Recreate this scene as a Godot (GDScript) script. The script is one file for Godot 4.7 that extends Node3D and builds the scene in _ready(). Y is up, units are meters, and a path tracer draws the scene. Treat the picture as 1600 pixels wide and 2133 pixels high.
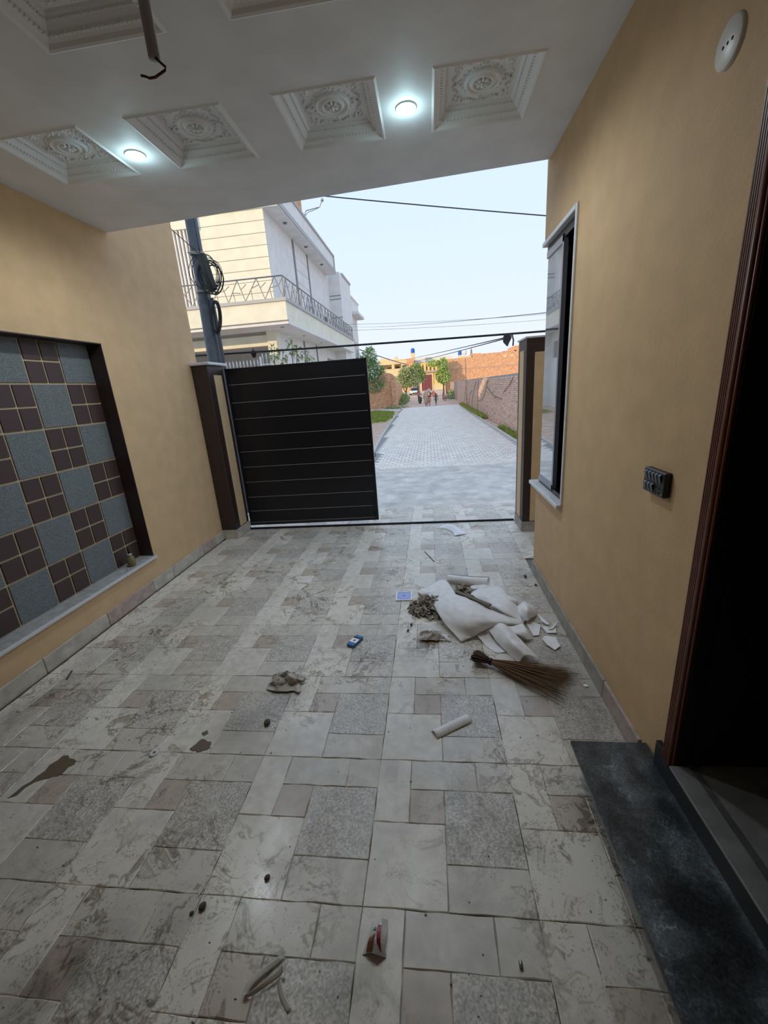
extends Node3D
# A covered car porch looking out through a half-open gate to a street.

const CEIL_Y := 3.2
const WALL_L := -2.73
const WALL_R := 0.91
const STREET_Y := -0.3

const WIRE := [Vector3(-0.755, 2.71, -1.456), Vector3(-0.75, 2.70, -1.456), Vector3(-0.738, 2.688, -1.456), Vector3(-0.725, 2.676, -1.456), Vector3(-0.728, 2.670, -1.456), Vector3(-0.742, 2.665, -1.456), Vector3(-0.762, 2.658, -1.456), Vector3(-0.780, 2.658, -1.456), Vector3(-0.793, 2.664, -1.456), Vector3(-0.805, 2.667, -1.456)]

var M := {}
var T := {}
var rng := RandomNumberGenerator.new()


func _ready() -> void:
	rng.seed = 20240611
	# ---- camera
	var cam := Camera3D.new()
	cam.name = "camera"
	cam.keep_aspect = Camera3D.KEEP_HEIGHT
	cam.fov = 102.34
	cam.near = 0.05
	cam.far = 600.0
	cam.rotation_order = EULER_ORDER_YXZ
	cam.rotation = Vector3(deg_to_rad(-16.667), deg_to_rad(7.093), deg_to_rad(-4.201))
	cam.position = Vector3(0, 1.738, 0)
	add_child(cam)
	cam.current = true
	# ---- sky and exposure
	var sm := ProceduralSkyMaterial.new()
	sm.sky_top_color = Color(0.70, 0.795, 0.915)
	sm.sky_horizon_color = Color(0.80, 0.815, 0.845)
	sm.sky_curve = 0.22
	sm.ground_horizon_color = Color(0.80, 0.78, 0.75)
	sm.ground_bottom_color = Color(0.55, 0.52, 0.48)
	sm.sun_angle_max = 1.0
	sm.sky_energy_multiplier = 1.0
	var sky := Sky.new()
	sky.sky_material = sm
	var env := Environment.new()
	env.background_mode = Environment.BG_SKY
	env.sky = sky
	env.background_energy_multiplier = 1.0
	env.tonemap_mode = Environment.TONE_MAPPER_LINEAR
	env.tonemap_exposure = 1.52
	env.sdfgi_enabled = true
	env.ssao_enabled = true
	env.ssil_enabled = true
	var we := WorldEnvironment.new()
	we.name = "world_environment"
	we.environment = env
	add_child(we)
	# ---- low warm sun from behind the house, left
	var sun := DirectionalLight3D.new()
	sun.name = "sun"
	sun.light_color = Color(1.0, 0.87, 0.66)
	sun.light_energy = 0.62
	sun.light_angular_distance = 0.6
	sun.shadow_enabled = true
	sun.sky_mode = DirectionalLight3D.SKY_MODE_LIGHT_ONLY
	sun.look_at_from_position(Vector3.ZERO, Vector3(0.692, -0.2045, -0.692), Vector3.UP)
	add_child(sun)
	make_textures()
	make_materials()
	build_setting()
	build_ceiling_things()
	build_wall_things()
	build_gate()
	build_street()
	build_neighbour_house()
	build_far_street()
	build_plants()
	build_figures()
	build_pole_and_cables()
	build_paper_heap()
	build_floor_litter()


# ------------------------------------------------------------------ mesh helper
class B:
	var st := SurfaceTool.new()
	var col := Color(1, 1, 1)
	var n := 0
	func _init(smooth := false) -> void:
		st.begin(Mesh.PRIMITIVE_TRIANGLES)
		st.set_smooth_group(0 if smooth else -1)
	func sm(on: bool) -> B:
		st.set_smooth_group(0 if on else -1)
		return self
	func tri(a: Vector3, b: Vector3, c: Vector3) -> void:  # counter-clockwise from outside
		for p in [a, c, b]:
			st.set_color(col)
			st.add_vertex(p)
		n += 1
	func quad(a: Vector3, b: Vector3, c: Vector3, d: Vector3) -> void:
		tri(a, b, c)
		tri(a, c, d)
	func face(pts: Array, out: Vector3) -> void:
		var a: Vector3 = pts[0]
		var nn := Vector3.ZERO
		for i in range(1, pts.size() - 1):
			nn += (pts[i] - a).cross(pts[i + 1] - a)
		for i in range(1, pts.size() - 1):
			if nn.dot(out) >= 0:
				tri(a, pts[i], pts[i + 1])
			else:
				tri(a, pts[i + 1], pts[i])
	func box(c: Vector3, s: Vector3, bs := Basis()) -> B:
		var h := s * 0.5
		for ax in 3:
			for sg in [-1.0, 1.0]:
				var u := (ax + 1) % 3
				var v := (ax + 2) % 3
				var pts := []
				for q in [[-1, -1], [1, -1], [1, 1], [-1, 1]]:
					var p := Vector3.ZERO
					p[ax] = sg * h[ax]
					p[u] = q[0] * h[u]
					p[v] = q[1] * h[v]
					pts.append(c + bs * p)
				var o := Vector3.ZERO
				o[ax] = sg
				face(pts, bs * o)
		return self
	func mm(a: Vector3, b: Vector3) -> B:  # box from corner to corner
		return box((a + b) * 0.5, (b - a).abs())
	func bbox(c: Vector3, s: Vector3, e: float, bs := Basis()) -> B:  # chamfered box
		var h := s * 0.5
		e = minf(e, minf(h.x, minf(h.y, h.z)) * 0.9)
		var P := func(sx: float, sy: float, sz: float, ax: int) -> Vector3:
			var p := Vector3(sx * (h.x - e), sy * (h.y - e), sz * (h.z - e))
			p[ax] = [sx, sy, sz][ax] * h[ax]
			return c + bs * p
		var S := [-1.0, 1.0]
		for ax in 3:
			for sg in S:
				var pts := []
				for q in [[-1, -1], [1, -1], [1, 1], [-1, 1]]:
					var k := [0.0, 0.0, 0.0]
					k[ax] = sg
					k[(ax + 1) % 3] = float(q[0])
					k[(ax + 2) % 3] = float(q[1])
					pts.append(P.call(k[0], k[1], k[2], ax))
				var o := Vector3.ZERO
				o[ax] = sg
				face(pts, bs * o)
		for ax in 3:
			var u := (ax + 1) % 3
			var v := (ax + 2) % 3
			for su in S:
				for sv in S:
					var k1 := [0.0, 0.0, 0.0]
					k1[u] = su
					k1[v] = sv
					k1[ax] = -1.0
					var k2 := k1.duplicate()
					k2[ax] = 1.0
					var o := Vector3.ZERO
					o[u] = su
					o[v] = sv
					face([P.call(k1[0], k1[1], k1[2], u), P.call(k2[0], k2[1], k2[2], u), P.call(k2[0], k2[1], k2[2], v), P.call(k1[0], k1[1], k1[2], v)], bs * o)
		for sx in S:
			for sy in S:
				for sz in S:
					face([P.call(sx, sy, sz, 0), P.call(sx, sy, sz, 1), P.call(sx, sy, sz, 2)], bs * Vector3(sx, sy, sz))
		return self
	func tube(pts: Array, rad, seg := 8, caps := true, closed := false) -> B:
		var rings := []
		var up := Vector3.UP
		var m := pts.size()
		for i in m:
			var d: Vector3
			if closed:
				d = pts[(i + 1) % m] - pts[(i - 1 + m) % m]
			else:
				d = pts[mini(i + 1, m - 1)] - pts[maxi(i - 1, 0)]
			d = d.normalized()
			if absf(d.dot(up)) > 0.95:
				up = Vector3.RIGHT if absf(d.x) < 0.9 else Vector3.FORWARD
			var u := d.cross(up).normalized()
			var v := u.cross(d).normalized()
			up = v
			var r: float = rad[i] if rad is Array else rad
			var ring := []
			for k in seg:
				var a := TAU * k / seg
				ring.append(pts[i] + (u * cos(a) + v * sin(a)) * r)
			rings.append(ring)
		var cnt := m if closed else m - 1
		for i in cnt:
			var r0: Array = rings[i]
			var r1: Array = rings[(i + 1) % m]
			for k in seg:
				var k2 := (k + 1) % seg
				face([r0[k], r0[k2], r1[k2], r1[k]], r0[k] - pts[i] + r0[k2] - pts[i])
		if caps and not closed:
			face(rings[0], pts[0] - pts[1])
			face(rings[m - 1], pts[m - 1] - pts[m - 2])
		return self
	func lathe(prof: Array, seg := 20, xf := Transform3D()) -> B:  # prof: Vector2(r, y) from bottom to top
		for i in prof.size() - 1:
			var a: Vector2 = prof[i]
			var b: Vector2 = prof[i + 1]
			for k in seg:
				var t0 := TAU * k / seg
				var t1 := TAU * (k + 1) / seg
				var c0 := Vector3(cos(t0), 0, sin(t0))
				var c1 := Vector3(cos(t1), 0, sin(t1))
				var p := [c0 * a.x + Vector3.UP * a.y, c1 * a.x + Vector3.UP * a.y, c1 * b.x + Vector3.UP * b.y, c0 * b.x + Vector3.UP * b.y]
				var d := b - a
				var o := (c0 + c1) * 0.5 * d.y + Vector3.DOWN * d.x
				if d.length() < 1e-7:
					continue
				for j in 4:
					p[j] = xf * p[j]
				if a.x < 1e-6:
					face([p[0], p[2], p[3]], xf.basis * o)
				elif b.x < 1e-6:
					face([p[0], p[1], p[2]], xf.basis * o)
				else:
					face(p, xf.basis * o)
		return self
	func blob(c: Vector3, r: Vector3, nu := 8, nv := 5, bs := Basis()) -> B:
		for j in nv:
			for i in nu:
				var P := func(a: int, b: int) -> Vector3:
					var t := PI * b / nv
					var f := TAU * a / nu
					return Vector3(sin(t) * cos(f), cos(t), sin(t) * sin(f))
				var q := [P.call(i, j), P.call(i + 1, j), P.call(i + 1, j + 1), P.call(i, j + 1)]
				var o: Vector3 = (q[0] + q[1] + q[2] + q[3])
				var w := []
				for p in q:
					w.append(c + bs * (p * r))
				if j == 0:
					w.remove_at(1)
				elif j == nv - 1:
					w.remove_at(2)
				face(w, bs * (o / r))
		return self
	func prism(poly: Array, y0: float, y1: float, xf := Transform3D(), e := 0.0) -> B:  # outline in x,z (Vector2), extruded along y, top edge chamfered by e
		var ctr := Vector2.ZERO
		for p in poly:
			ctr += p
		ctr /= poly.size()
		var m := poly.size()
		var top := []
		var bot := []
		var mid := []
		for p in poly:
			var q: Vector2 = p
			var inn := q.move_toward(ctr, e)
			top.append(xf * Vector3(inn.x, y1, inn.y))
			mid.append(xf * Vector3(q.x, y1 - e, q.y))
			bot.append(xf * Vector3(q.x, y0, q.y))
		var idx := Geometry2D.triangulate_polygon(PackedVector2Array(poly))
		for i in range(0, idx.size(), 3):
			face([top[idx[i]], top[idx[i + 1]], top[idx[i + 2]]], xf.basis * Vector3.UP)
			face([bot[idx[i]], bot[idx[i + 1]], bot[idx[i + 2]]], xf.basis * Vector3.DOWN)
		var ccw := not Geometry2D.is_polygon_clockwise(PackedVector2Array(poly))
		for i in m:
			var j := (i + 1) % m
			var d: Vector2 = (poly[j] - poly[i]).normalized()
			var nn := Vector2(d.y, -d.x) if ccw else Vector2(-d.y, d.x)
			var o: Vector3 = xf.basis * Vector3(nn.x, 0, nn.y)
			face([bot[i], bot[j], mid[j], mid[i]], o)
			if e > 0:
				face([mid[i], mid[j], top[j], top[i]], o + xf.basis * Vector3.UP)
		return self
	func sheet(rows: Array, nu: int, nv: int, thick := 0.0, crease := 0.0) -> B:  # surface through a grid of control points
		var R := rows.size()
		var C: int = rows[0].size()
		var cr := func(p0: Vector3, p1: Vector3, p2: Vector3, p3: Vector3, t: float) -> Vector3:
			return 0.5 * ((2.0 * p1) + (p2 - p0) * t + (2.0 * p0 - 5.0 * p1 + 4.0 * p2 - p3) * t * t + (3.0 * p1 - p0 - 3.0 * p2 + p3) * t * t * t)
		var along := func(a: Array, t: float) -> Vector3:
			var m := a.size()
			var f := t * (m - 1)
			var i := mini(int(f), m - 2)
			var p1: Vector3 = a[i]
			var p2: Vector3 = a[i + 1]
			var p0: Vector3 = a[i - 1] if i > 0 else p1 * 2.0 - p2
			var p3: Vector3 = a[i + 2] if i + 2 < m else p2 * 2.0 - p1
			return cr.call(p0, p1, p2, p3, f - i)
		var g := []
		for j in nv + 1:
			var line := []
			for i in nu + 1:
				var colp := []
				for r in R:
					colp.append(along.call(rows[r], float(i) / nu))
				line.append(along.call(colp, float(j) / nv))
			g.append(line)
		if crease > 0.0:
			var nz := FastNoiseLite.new()
			nz.frequency = 6.0
			nz.fractal_octaves = 2
			for line in g:
				for i in nu + 1:
					var p: Vector3 = line[i]
					var q := absf(nz.get_noise_2d(p.x + p.y * 0.7, p.z)) - 0.15
					p.y = maxf(p.y - q * crease * 2.2, 0.002 + thick)
					line[i] = p
		for j in nv:
			for i in nu:
				quad(g[j][i], g[j + 1][i], g[j + 1][i + 1], g[j][i + 1])
		if thick > 0.0:
			var o := Vector3(0, -thick, 0)
			for j in nv:
				for i in nu:
					quad(g[j][i + 1] + o, g[j + 1][i + 1] + o, g[j + 1][i] + o, g[j][i] + o)
			for i in nu:
				quad(g[0][i] + o, g[0][i], g[0][i + 1], g[0][i + 1] + o)
				quad(g[nv][i + 1] + o, g[nv][i + 1], g[nv][i], g[nv][i] + o)
			for j in nv:
				quad(g[j + 1][0] + o, g[j + 1][0], g[j][0], g[j][0] + o)
				quad(g[j][nu] + o, g[j][nu], g[j + 1][nu], g[j + 1][nu] + o)
		return self
	func mesh() -> ArrayMesh:
		st.generate_normals()
		return st.commit()


func numbered(called: String) -> String:
	if not has_node(NodePath(called)):
		return called
	var i := 1
	while has_node(NodePath("%s_%03d" % [called, i])):
		i += 1
	return "%s_%03d" % [called, i]


func obj(called: String, m, mat: Material, parent: Node = null) -> MeshInstance3D:
	var o := MeshInstance3D.new()
	o.mesh = m.mesh() if m is B else m
	if mat:
		o.material_override = mat
	o.cast_shadow = GeometryInstance3D.SHADOW_CASTING_SETTING_ON
	if parent == null:
		o.name = numbered(called)
		add_child(o)
	else:
		o.name = called
		var i := 0
		while parent.has_node(NodePath(String(o.name))):
			i += 1
			o.name = "%s_%03d" % [called, i]
		parent.add_child(o)
	return o


func tag(o: Node, label: String, category: String, group := "", kind := "") -> Node:
	o.set_meta("label", label)
	o.set_meta("category", category)
	if group:
		o.set_meta("group", group)
	if kind:
		o.set_meta("kind", kind)
	return o


func thing(called: String, label: String, category: String, at := Vector3.ZERO, group := "", kind := "") -> Node3D:
	var o := Node3D.new()
	o.name = numbered(called)
	add_child(o)
	o.position = at
	tag(o, label, category, group, kind)
	return o


func many(called: String, m: Mesh, mat: Material, where: Array, cols: Array, parent: Node) -> MultiMeshInstance3D:  # a joined mass of small pieces
	var mm := MultiMesh.new()
	mm.transform_format = MultiMesh.TRANSFORM_3D
	mm.use_colors = cols.size() > 0
	mm.mesh = m
	mm.instance_count = where.size()
	for i in where.size():
		mm.set_instance_transform(i, where[i])
		if cols.size() > 0:
			mm.set_instance_color(i, cols[i])
	var o := MultiMeshInstance3D.new()
	o.multimesh = mm
	o.material_override = mat
	o.set_meta("kind", "stuff")
	if parent == null:
		o.name = numbered(called)
		add_child(o)
	else:
		o.name = called
		parent.add_child(o, true)
	return o


func yaw(a: float) -> Basis:
	return Basis(Vector3.UP, deg_to_rad(a))


func rnd(a: float, b: float) -> float:
	return rng.randf_range(a, b)


# ------------------------------------------------------------------ textures and materials
func noise_tex(freq: float, oct: int, lo: float, hi: float, size := 512, kind := FastNoiseLite.TYPE_SIMPLEX_SMOOTH, warp := 0.0, sd := 1, bend := 1.0) -> NoiseTexture2D:
	var n := FastNoiseLite.new()
	n.seed = sd
	n.noise_type = kind
	n.frequency = freq
	n.fractal_type = FastNoiseLite.FRACTAL_FBM if oct > 1 else FastNoiseLite.FRACTAL_NONE
	n.fractal_octaves = oct
	if warp > 0.0:
		n.domain_warp_enabled = true
		n.domain_warp_amplitude = warp
		n.domain_warp_frequency = freq * 1.5
	var t := NoiseTexture2D.new()
	t.width = size
	t.height = size
	t.seamless = true
	t.seamless_blend_skirt = 0.25
	t.noise = n
	t.generate_mipmaps = false
	var g := Gradient.new()
	g.offsets = PackedFloat32Array([0.0, 0.5, 1.0])
	var mid := lerpf(lo, hi, pow(0.5, bend))
	g.colors = PackedColorArray([Color(lo, lo, lo), Color(mid, mid, mid), Color(hi, hi, hi)])
	t.color_ramp = g
	return t


func make_textures() -> void:
	T.cloud = noise_tex(0.012, 4, 0.93, 1.0, 512, FastNoiseLite.TYPE_SIMPLEX_SMOOTH, 0.0, 3)
	T.fine = noise_tex(0.12, 3, 0.90, 1.0, 512, FastNoiseLite.TYPE_SIMPLEX_SMOOTH, 0.0, 4)
	T.bump = noise_tex(0.10, 4, 0.0, 1.0, 512, FastNoiseLite.TYPE_SIMPLEX_SMOOTH, 0.0, 5)
	T.rough = noise_tex(0.02, 4, 0.25, 0.8, 512, FastNoiseLite.TYPE_SIMPLEX_SMOOTH, 20.0, 6)
	T.speck = noise_tex(0.25, 2, 0.56, 1.0, 512, FastNoiseLite.TYPE_VALUE, 0.0, 7, 0.8)
	T.granite = noise_tex(0.03, 5, 0.30, 1.0, 512, FastNoiseLite.TYPE_SIMPLEX_SMOOTH, 30.0, 8)
	T.swirl = noise_tex(0.018, 5, 0.78, 1.0, 512, FastNoiseLite.TYPE_SIMPLEX_SMOOTH, 60.0, 9)
	T.swirlbump = noise_tex(0.022, 5, 0.0, 1.0, 512, FastNoiseLite.TYPE_SIMPLEX_SMOOTH, 45.0, 10)
	T.wood = noise_tex(0.05, 3, 0.6, 1.0, 256, FastNoiseLite.TYPE_SIMPLEX_SMOOTH, 0.0, 11)
	T.dust = ImageTexture.create_from_image(floor_dust())
	T.step = ImageTexture.create_from_image(step_dust())
	T.brick = ImageTexture.create_from_image(brick_image())


func img_noise(w: int, h: int, freq: float, oct: int, sd: int, warp := 0.0, kind := FastNoiseLite.TYPE_SIMPLEX_SMOOTH) -> PackedByteArray:
	var n := FastNoiseLite.new()
	n.seed = sd
	n.noise_type = kind
	n.frequency = freq
	n.fractal_octaves = oct
	if warp > 0.0:
		n.domain_warp_enabled = true
		n.domain_warp_amplitude = warp
		n.domain_warp_frequency = freq * 1.3
		n.domain_warp_fractal_octaves = 2
	var im := n.get_image(w, h, false, false, false)
	im.convert(Image.FORMAT_L8)
	return im.get_data()


# Dust trodden and smeared over the porch floor: the worn colour of the tiles seen through it.
func floor_dust() -> Image:
	var w := 1024
	var h := 2048
	var a := img_noise(w, h, 0.0035, 4, 21)
	var b := img_noise(w, h, 0.011, 5, 22, 55.0)
	var c := img_noise(w, h, 0.05, 3, 23)
	var d := img_noise(w, h, 0.016, 4, 24, 90.0)
	# trodden-in dirt: [x, z, half width, half length, turn, strength]
	var soft := PackedFloat32Array()
	soft.resize(128 * 256)
	for q in [[-1.24, -0.73, 0.10, 0.19, 0.75, 0.34], [-1.02, -0.72, 0.10, 0.10, 0.0, 0.10], [-2.55, -1.75, 0.12, 0.6, 0.1, 0.28], [-1.45, -0.62, 0.12, 0.12, 0.0, 0.12], [0.78, -1.95, 0.12, 0.65, 0.0, 0.20], [0.55, -2.35, 0.45, 0.35, 0.3, 0.12], [-0.12, -2.42, 0.08, 0.12, 0.5, 0.20], [-0.9, -1.98, 0.10, 0.16, 0.6, 0.20], [-1.1, -1.75, 0.10, 0.13, 0.7, 0.20], [-0.94, -0.9, 0.10, 0.10, 0.0, 0.18], [-0.24, -1.50, 0.04, 0.06, 0.0, 0.16], [0.08, -1.42, 0.07, 0.10, 0.5, 0.14], [0.30, -1.20, 0.10, 0.05, 0.6, 0.18], [-0.3, -0.76, 0.06, 0.05, 0.0, 0.20], [-0.62, -1.05, 0.07, 0.07, 0.0, 0.14], [-0.05, -2.0, 0.18, 0.12, 0.4, 0.12], [-2.1, -3.0, 0.3, 0.6, 0.2, 0.10], [-0.55, -2.35, 0.12, 0.10, 0.0, 0.12], [0.15, -3.8, 0.5, 0.5, 0.0, 0.08]]:
		for yy in 256:
			for xx in 128:
				var px: float = (xx + 0.5) / 128.0 * 3.9 - 2.8 - q[0]
				var pz: float = (yy + 0.5) / 256.0 * 7.6 - 5.3 - q[1]
				var cx: float = (px * cos(q[4]) + pz * sin(q[4])) / q[2]
				var cz: float = (pz * cos(q[4]) - px * sin(q[4])) / q[3]
				var r2 := cx * cx + cz * cz
				if r2 < 6.0:
					soft[yy * 128 + xx] += q[5] * exp(-r2 * 1.1)
	var out := PackedByteArray()
	out.resize(w * h * 3)
	for i in w * h:
		var big := (a[i] - 128.0) / 128.0
		var sw := absf(b[i] - 128.0) / 128.0        # thin dark scrape lines where this is near zero
		var line := clampf(1.0 - sw * 14.0, 0.0, 1.0)
		var sw2 := absf(d[i] - 120.0) / 128.0
		var line2 := clampf(1.0 - sw2 * 22.0, 0.0, 1.0)
		var f := (c[i] - 128.0) / 128.0
		var where := clampf(0.55 + big * 1.6, 0.0, 1.0)
		var v := 0.965 + big * 0.12 + f * 0.07 - (line * 0.36 + line2 * 0.34) * where
		v += clampf((d[i] - 165.0) / 90.0, 0.0, 1.0) * 0.16
		v = clampf(v - soft[i / w / 8 * 128 + (i % w) / 8] * (0.75 + f * 0.8), 0.25, 1.0)
		var k := (line + line2) * where * 0.05
		out[i * 3] = int(clampf(v + k * 0.6, 0.0, 1.0) * 255.0)
		out[i * 3 + 1] = int(v * 255.0)
		out[i * 3 + 2] = int(clampf(v - k, 0.0, 1.0) * 255.0)
	return Image.create_from_data(w, h, false, Image.FORMAT_RGB8, out)


# Pale scuffs of dust on the dark polished step.
func step_dust() -> Image:
	var w := 512
	var h := 1024
	var a := img_noise(w, h, 0.006, 4, 31, 40.0)
	var b := img_noise(w, h, 0.014, 5, 32, 80.0)
	var c := img_noise(w, h, 0.12, 3, 33)
	var out := PackedByteArray()
	out.resize(w * h * 3)
	for i in w * h:
		var big := clampf((a[i] - 70.0) / 150.0, 0.0, 1.0)
		var line := clampf(1.0 - absf(b[i] - 128.0) / 128.0 * 16.0, 0.0, 1.0)
		var v := 0.17 + big * 0.36 + (c[i] / 255.0 - 0.5) * 0.20 + line * 0.42 * big
		v = clampf(v, 0.03, 1.0)
		out[i * 3] = int(v * 0.97 * 255.0)
		out[i * 3 + 1] = int(v * 255.0)
		out[i * 3 + 2] = int(v * 1.0 * 255.0)
	return Image.create_from_data(w, h, false, Image.FORMAT_RGB8, out)


func brick_image() -> Image:  # far brickwork, too small to tell the bricks apart
	var w := 512
	var h := 512
	var im := Image.create(w, h, false, Image.FORMAT_RGB8)
	im.fill(Color(0.80, 0.70, 0.60))
	var r := RandomNumberGenerator.new()
	r.seed = 5
	var ch := 16
	for row in 32:
		for k in 9:
			var x := k * 64 - (32 if row % 2 else 0)
			var v := r.randf_range(0.72, 1.0)
			var cc := Color(0.98 * v, 0.74 * v * r.randf_range(0.94, 1.05), 0.57 * v)
			im.fill_rect(Rect2i(x + 2, row * ch + 2, 60, ch - 4).intersection(Rect2i(0, 0, w, h)), cc)
			if k == 0 and row % 2:
				im.fill_rect(Rect2i(480 + 2, row * ch + 2, 30, ch - 4), cc)
	return im


func mk(key: String, c: Color, rough: float, o := {}) -> StandardMaterial3D:
	var m := StandardMaterial3D.new()
	m.resource_name = key
	m.albedo_color = c
	m.roughness = rough
	m.metallic_specular = o.get("spec", 0.5)
	m.metallic = o.get("metal", 0.0)
	if o.has("tex"):
		m.albedo_texture = T[o.tex]
	if o.has("bump"):
		m.heightmap_enabled = true
		m.heightmap_texture = T[o.bump]
		m.heightmap_scale = o.get("bs", 0.1)
	if o.has("rtex"):
		m.roughness_texture = T[o.rtex]
		m.roughness_texture_channel = BaseMaterial3D.TEXTURE_CHANNEL_RED
	if o.has("tex") or o.has("bump") or o.has("rtex"):
		m.uv1_triplanar = true
		m.uv1_world_triplanar = o.get("world", true)
		var s = o.get("ts", 1.0)
		m.uv1_scale = s if s is Vector3 else Vector3(s, s, s)
		m.uv1_offset = o.get("off", Vector3.ZERO)
		m.uv1_triplanar_sharpness = 4.0
	if o.has("detail"):
		m.detail_enabled = true
		m.detail_blend_mode = BaseMaterial3D.BLEND_MODE_MUL
		m.detail_albedo = T[o.detail]
		m.detail_uv_layer = BaseMaterial3D.DETAIL_UV_2
		m.uv2_triplanar = true
		m.uv2_world_triplanar = true
		var s2: float = o.get("ds", 1.0)
		m.uv2_scale = Vector3(s2, s2, s2)
	m.vertex_color_use_as_albedo = o.get("vc", false)
	M[key] = m
	return m


func make_materials() -> void:
	# porch
	mk("wall_paint", Color(0.885, 0.745, 0.565), 0.75, {"tex": "cloud", "ts": 0.7, "bump": "bump", "bs": 0.05, "detail": "fine", "ds": 2.5})
	mk("ceiling_paint", Color(0.925, 0.93, 0.935), 0.6, {"tex": "cloud", "ts": 0.4})
	mk("plaster", Color(0.92, 0.92, 0.92), 0.65)
	mk("brown_paint", Color(0.22, 0.16, 0.15), 0.45, {"tex": "cloud", "ts": 1.3, "bump": "bump", "bs": 0.04})
	mk("beige_panel", Color(0.86, 0.74, 0.575), 0.7, {"tex": "cloud", "ts": 1.0, "bump": "bump", "bs": 0.1})
	mk("marble", Color(0.85, 0.85, 0.86), 0.3, {"tex": "cloud", "ts": 2.0})
	mk("marble_dusty", Color(0.74, 0.73, 0.715), 0.55, {"tex": "swirl", "ts": 1.5})
	mk("grout_sand", Color(0.80, 0.72, 0.585), 0.9, {"tex": "fine", "ts": 3.0})
	mk("grey_stone", Color(0.54, 0.57, 0.575), 0.7, {"tex": "speck", "ts": 2.0, "bump": "bump", "bs": 0.1})
	mk("brown_tile", Color(0.29, 0.215, 0.205), 0.55, {"tex": "fine", "ts": 2.0})
	mk("black_paint", Color(0.036, 0.046, 0.082), 0.35, {"tex": "cloud", "ts": 1.0})
	mk("black_soft", Color(0.02, 0.02, 0.022), 0.8)
	var dust := {"tex": "dust", "ts": Vector3(1.0 / 3.9, 0.2, 1.0 / 7.6), "off": Vector3(2.8 / 3.9, 0, 5.3 / 7.6), "rtex": "rough", "vc": true, "spec": 0.85, "detail": "fine", "ds": 3.0, "bump": "swirlbump", "bs": 0.0}
	var d2 := dust.duplicate()
	mk("stone_pale", Color(0.975, 0.935, 0.875), 0.78, d2)
	mk("stone_mid", Color(0.90, 0.86, 0.80), 0.78, d2)
	mk("stone_brown", Color(0.83, 0.76, 0.69), 0.78, d2)
	var d3 := dust.duplicate()
	d3.detail = "speck"
	d3.ds = 1.3
	mk("stone_coarse", Color(1.0, 0.955, 0.895), 0.78, d3)
	mk("tile_body", Color(0.66, 0.635, 0.60), 0.85, {"tex": "fine", "ts": 2.0})
	mk("concrete_floor", Color(0.5, 0.48, 0.45), 0.85, {"tex": "cloud", "ts": 1.0})
	mk("skirting", Color(0.86, 0.825, 0.765), 0.5, {"tex": "swirl", "ts": 0.8, "detail": "fine", "ds": 2.0})
	mk("skirting_dirty", Color(0.74, 0.71, 0.665), 0.6, {"tex": "swirl", "ts": 0.8, "detail": "fine", "ds": 2.0})
	mk("skirting_pink", Color(0.78, 0.70, 0.655), 0.6, {"tex": "swirl", "ts": 1.2})
	mk("black_granite", Color(0.90, 0.93, 0.96), 0.32, {"tex": "step", "ts": Vector3(1.25, 1.0, 0.6), "off": Vector3(-0.6, 0.1, 1.0), "bump": "bump", "bs": 0.01})
	mk("granite_edge", Color(0.115, 0.12, 0.125), 0.3, {"tex": "granite", "ts": 2.0})
	mk("inner_floor", Color(0.50, 0.50, 0.48), 0.5, {"tex": "swirl", "ts": 1.0})
	mk("inner_wall", Color(0.55, 0.48, 0.38), 0.8)
	mk("door_wood", Color(0.52, 0.28, 0.175), 0.45, {"tex": "wood", "ts": Vector3(9, 0.8, 9)})
	mk("door_dark", Color(0.055, 0.032, 0.026), 0.4, {"tex": "wood", "ts": Vector3(7, 0.6, 7)})
	mk("window_metal", Color(0.075, 0.08, 0.09), 0.35, {"metal": 0.4})
	mk("mirror_glass", Color(0.80, 0.80, 0.80), 0.03, {"metal": 0.85, "spec": 0.8})
	mk("dark_glass", Color(0.02, 0.025, 0.03), 0.06, {"spec": 0.8})
	mk("switch_plastic", Color(0.115, 0.115, 0.12), 0.4)
	mk("switch_rocker", Color(0.16, 0.16, 0.165), 0.3)
	mk("white_plastic", Color(0.83, 0.82, 0.80), 0.4)
	mk("dark_hole", Color(0.01, 0.01, 0.012), 0.9)
	mk("steel", Color(0.62, 0.62, 0.64), 0.35, {"metal": 0.8})
	mk("pvc_grey", Color(0.66, 0.66, 0.70), 0.5)
	mk("wire_red", Color(0.30, 0.10, 0.10), 0.5)
	mk("wire_black", Color(0.03, 0.03, 0.05), 0.5)
	var lamp := mk("lamp_glow", Color(0.95, 1.0, 1.0), 0.4)
	lamp.emission_enabled = true
	lamp.emission = Color(0.72, 0.98, 1.0)
	lamp.emission_energy_multiplier = 4.0
	# street
	mk("street_dust", Color(0.97, 0.93, 0.885), 0.9, {"tex": "swirl", "ts": 0.22, "bump": "bump", "bs": 1.0, "detail": "cloud", "ds": 0.5})
	mk("paver", Color(1.0, 0.95, 0.895), 0.85, {"vc": true, "tex": "cloud", "ts": 0.3})
	mk("paver_bed", Color(0.62, 0.61, 0.60), 0.95, {"tex": "fine", "ts": 1.0})
	mk("earth", Color(0.97, 0.83, 0.73), 0.95, {"tex": "swirl", "ts": 0.15, "detail": "cloud", "ds": 0.4})
	mk("grass", Color(0.92, 0.95, 0.66), 0.9, {"vc": true})
	mk("grass_soil", Color(0.78, 0.75, 0.52), 0.95, {"tex": "fine", "ts": 0.6})
	mk("kerb", Color(0.85, 0.83, 0.8), 0.9, {"tex": "fine", "ts": 1.0})
	mk("brick", Color(1.0, 0.86, 0.77), 0.92, {"vc": true, "tex": "fine", "ts": 2.0})
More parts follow.
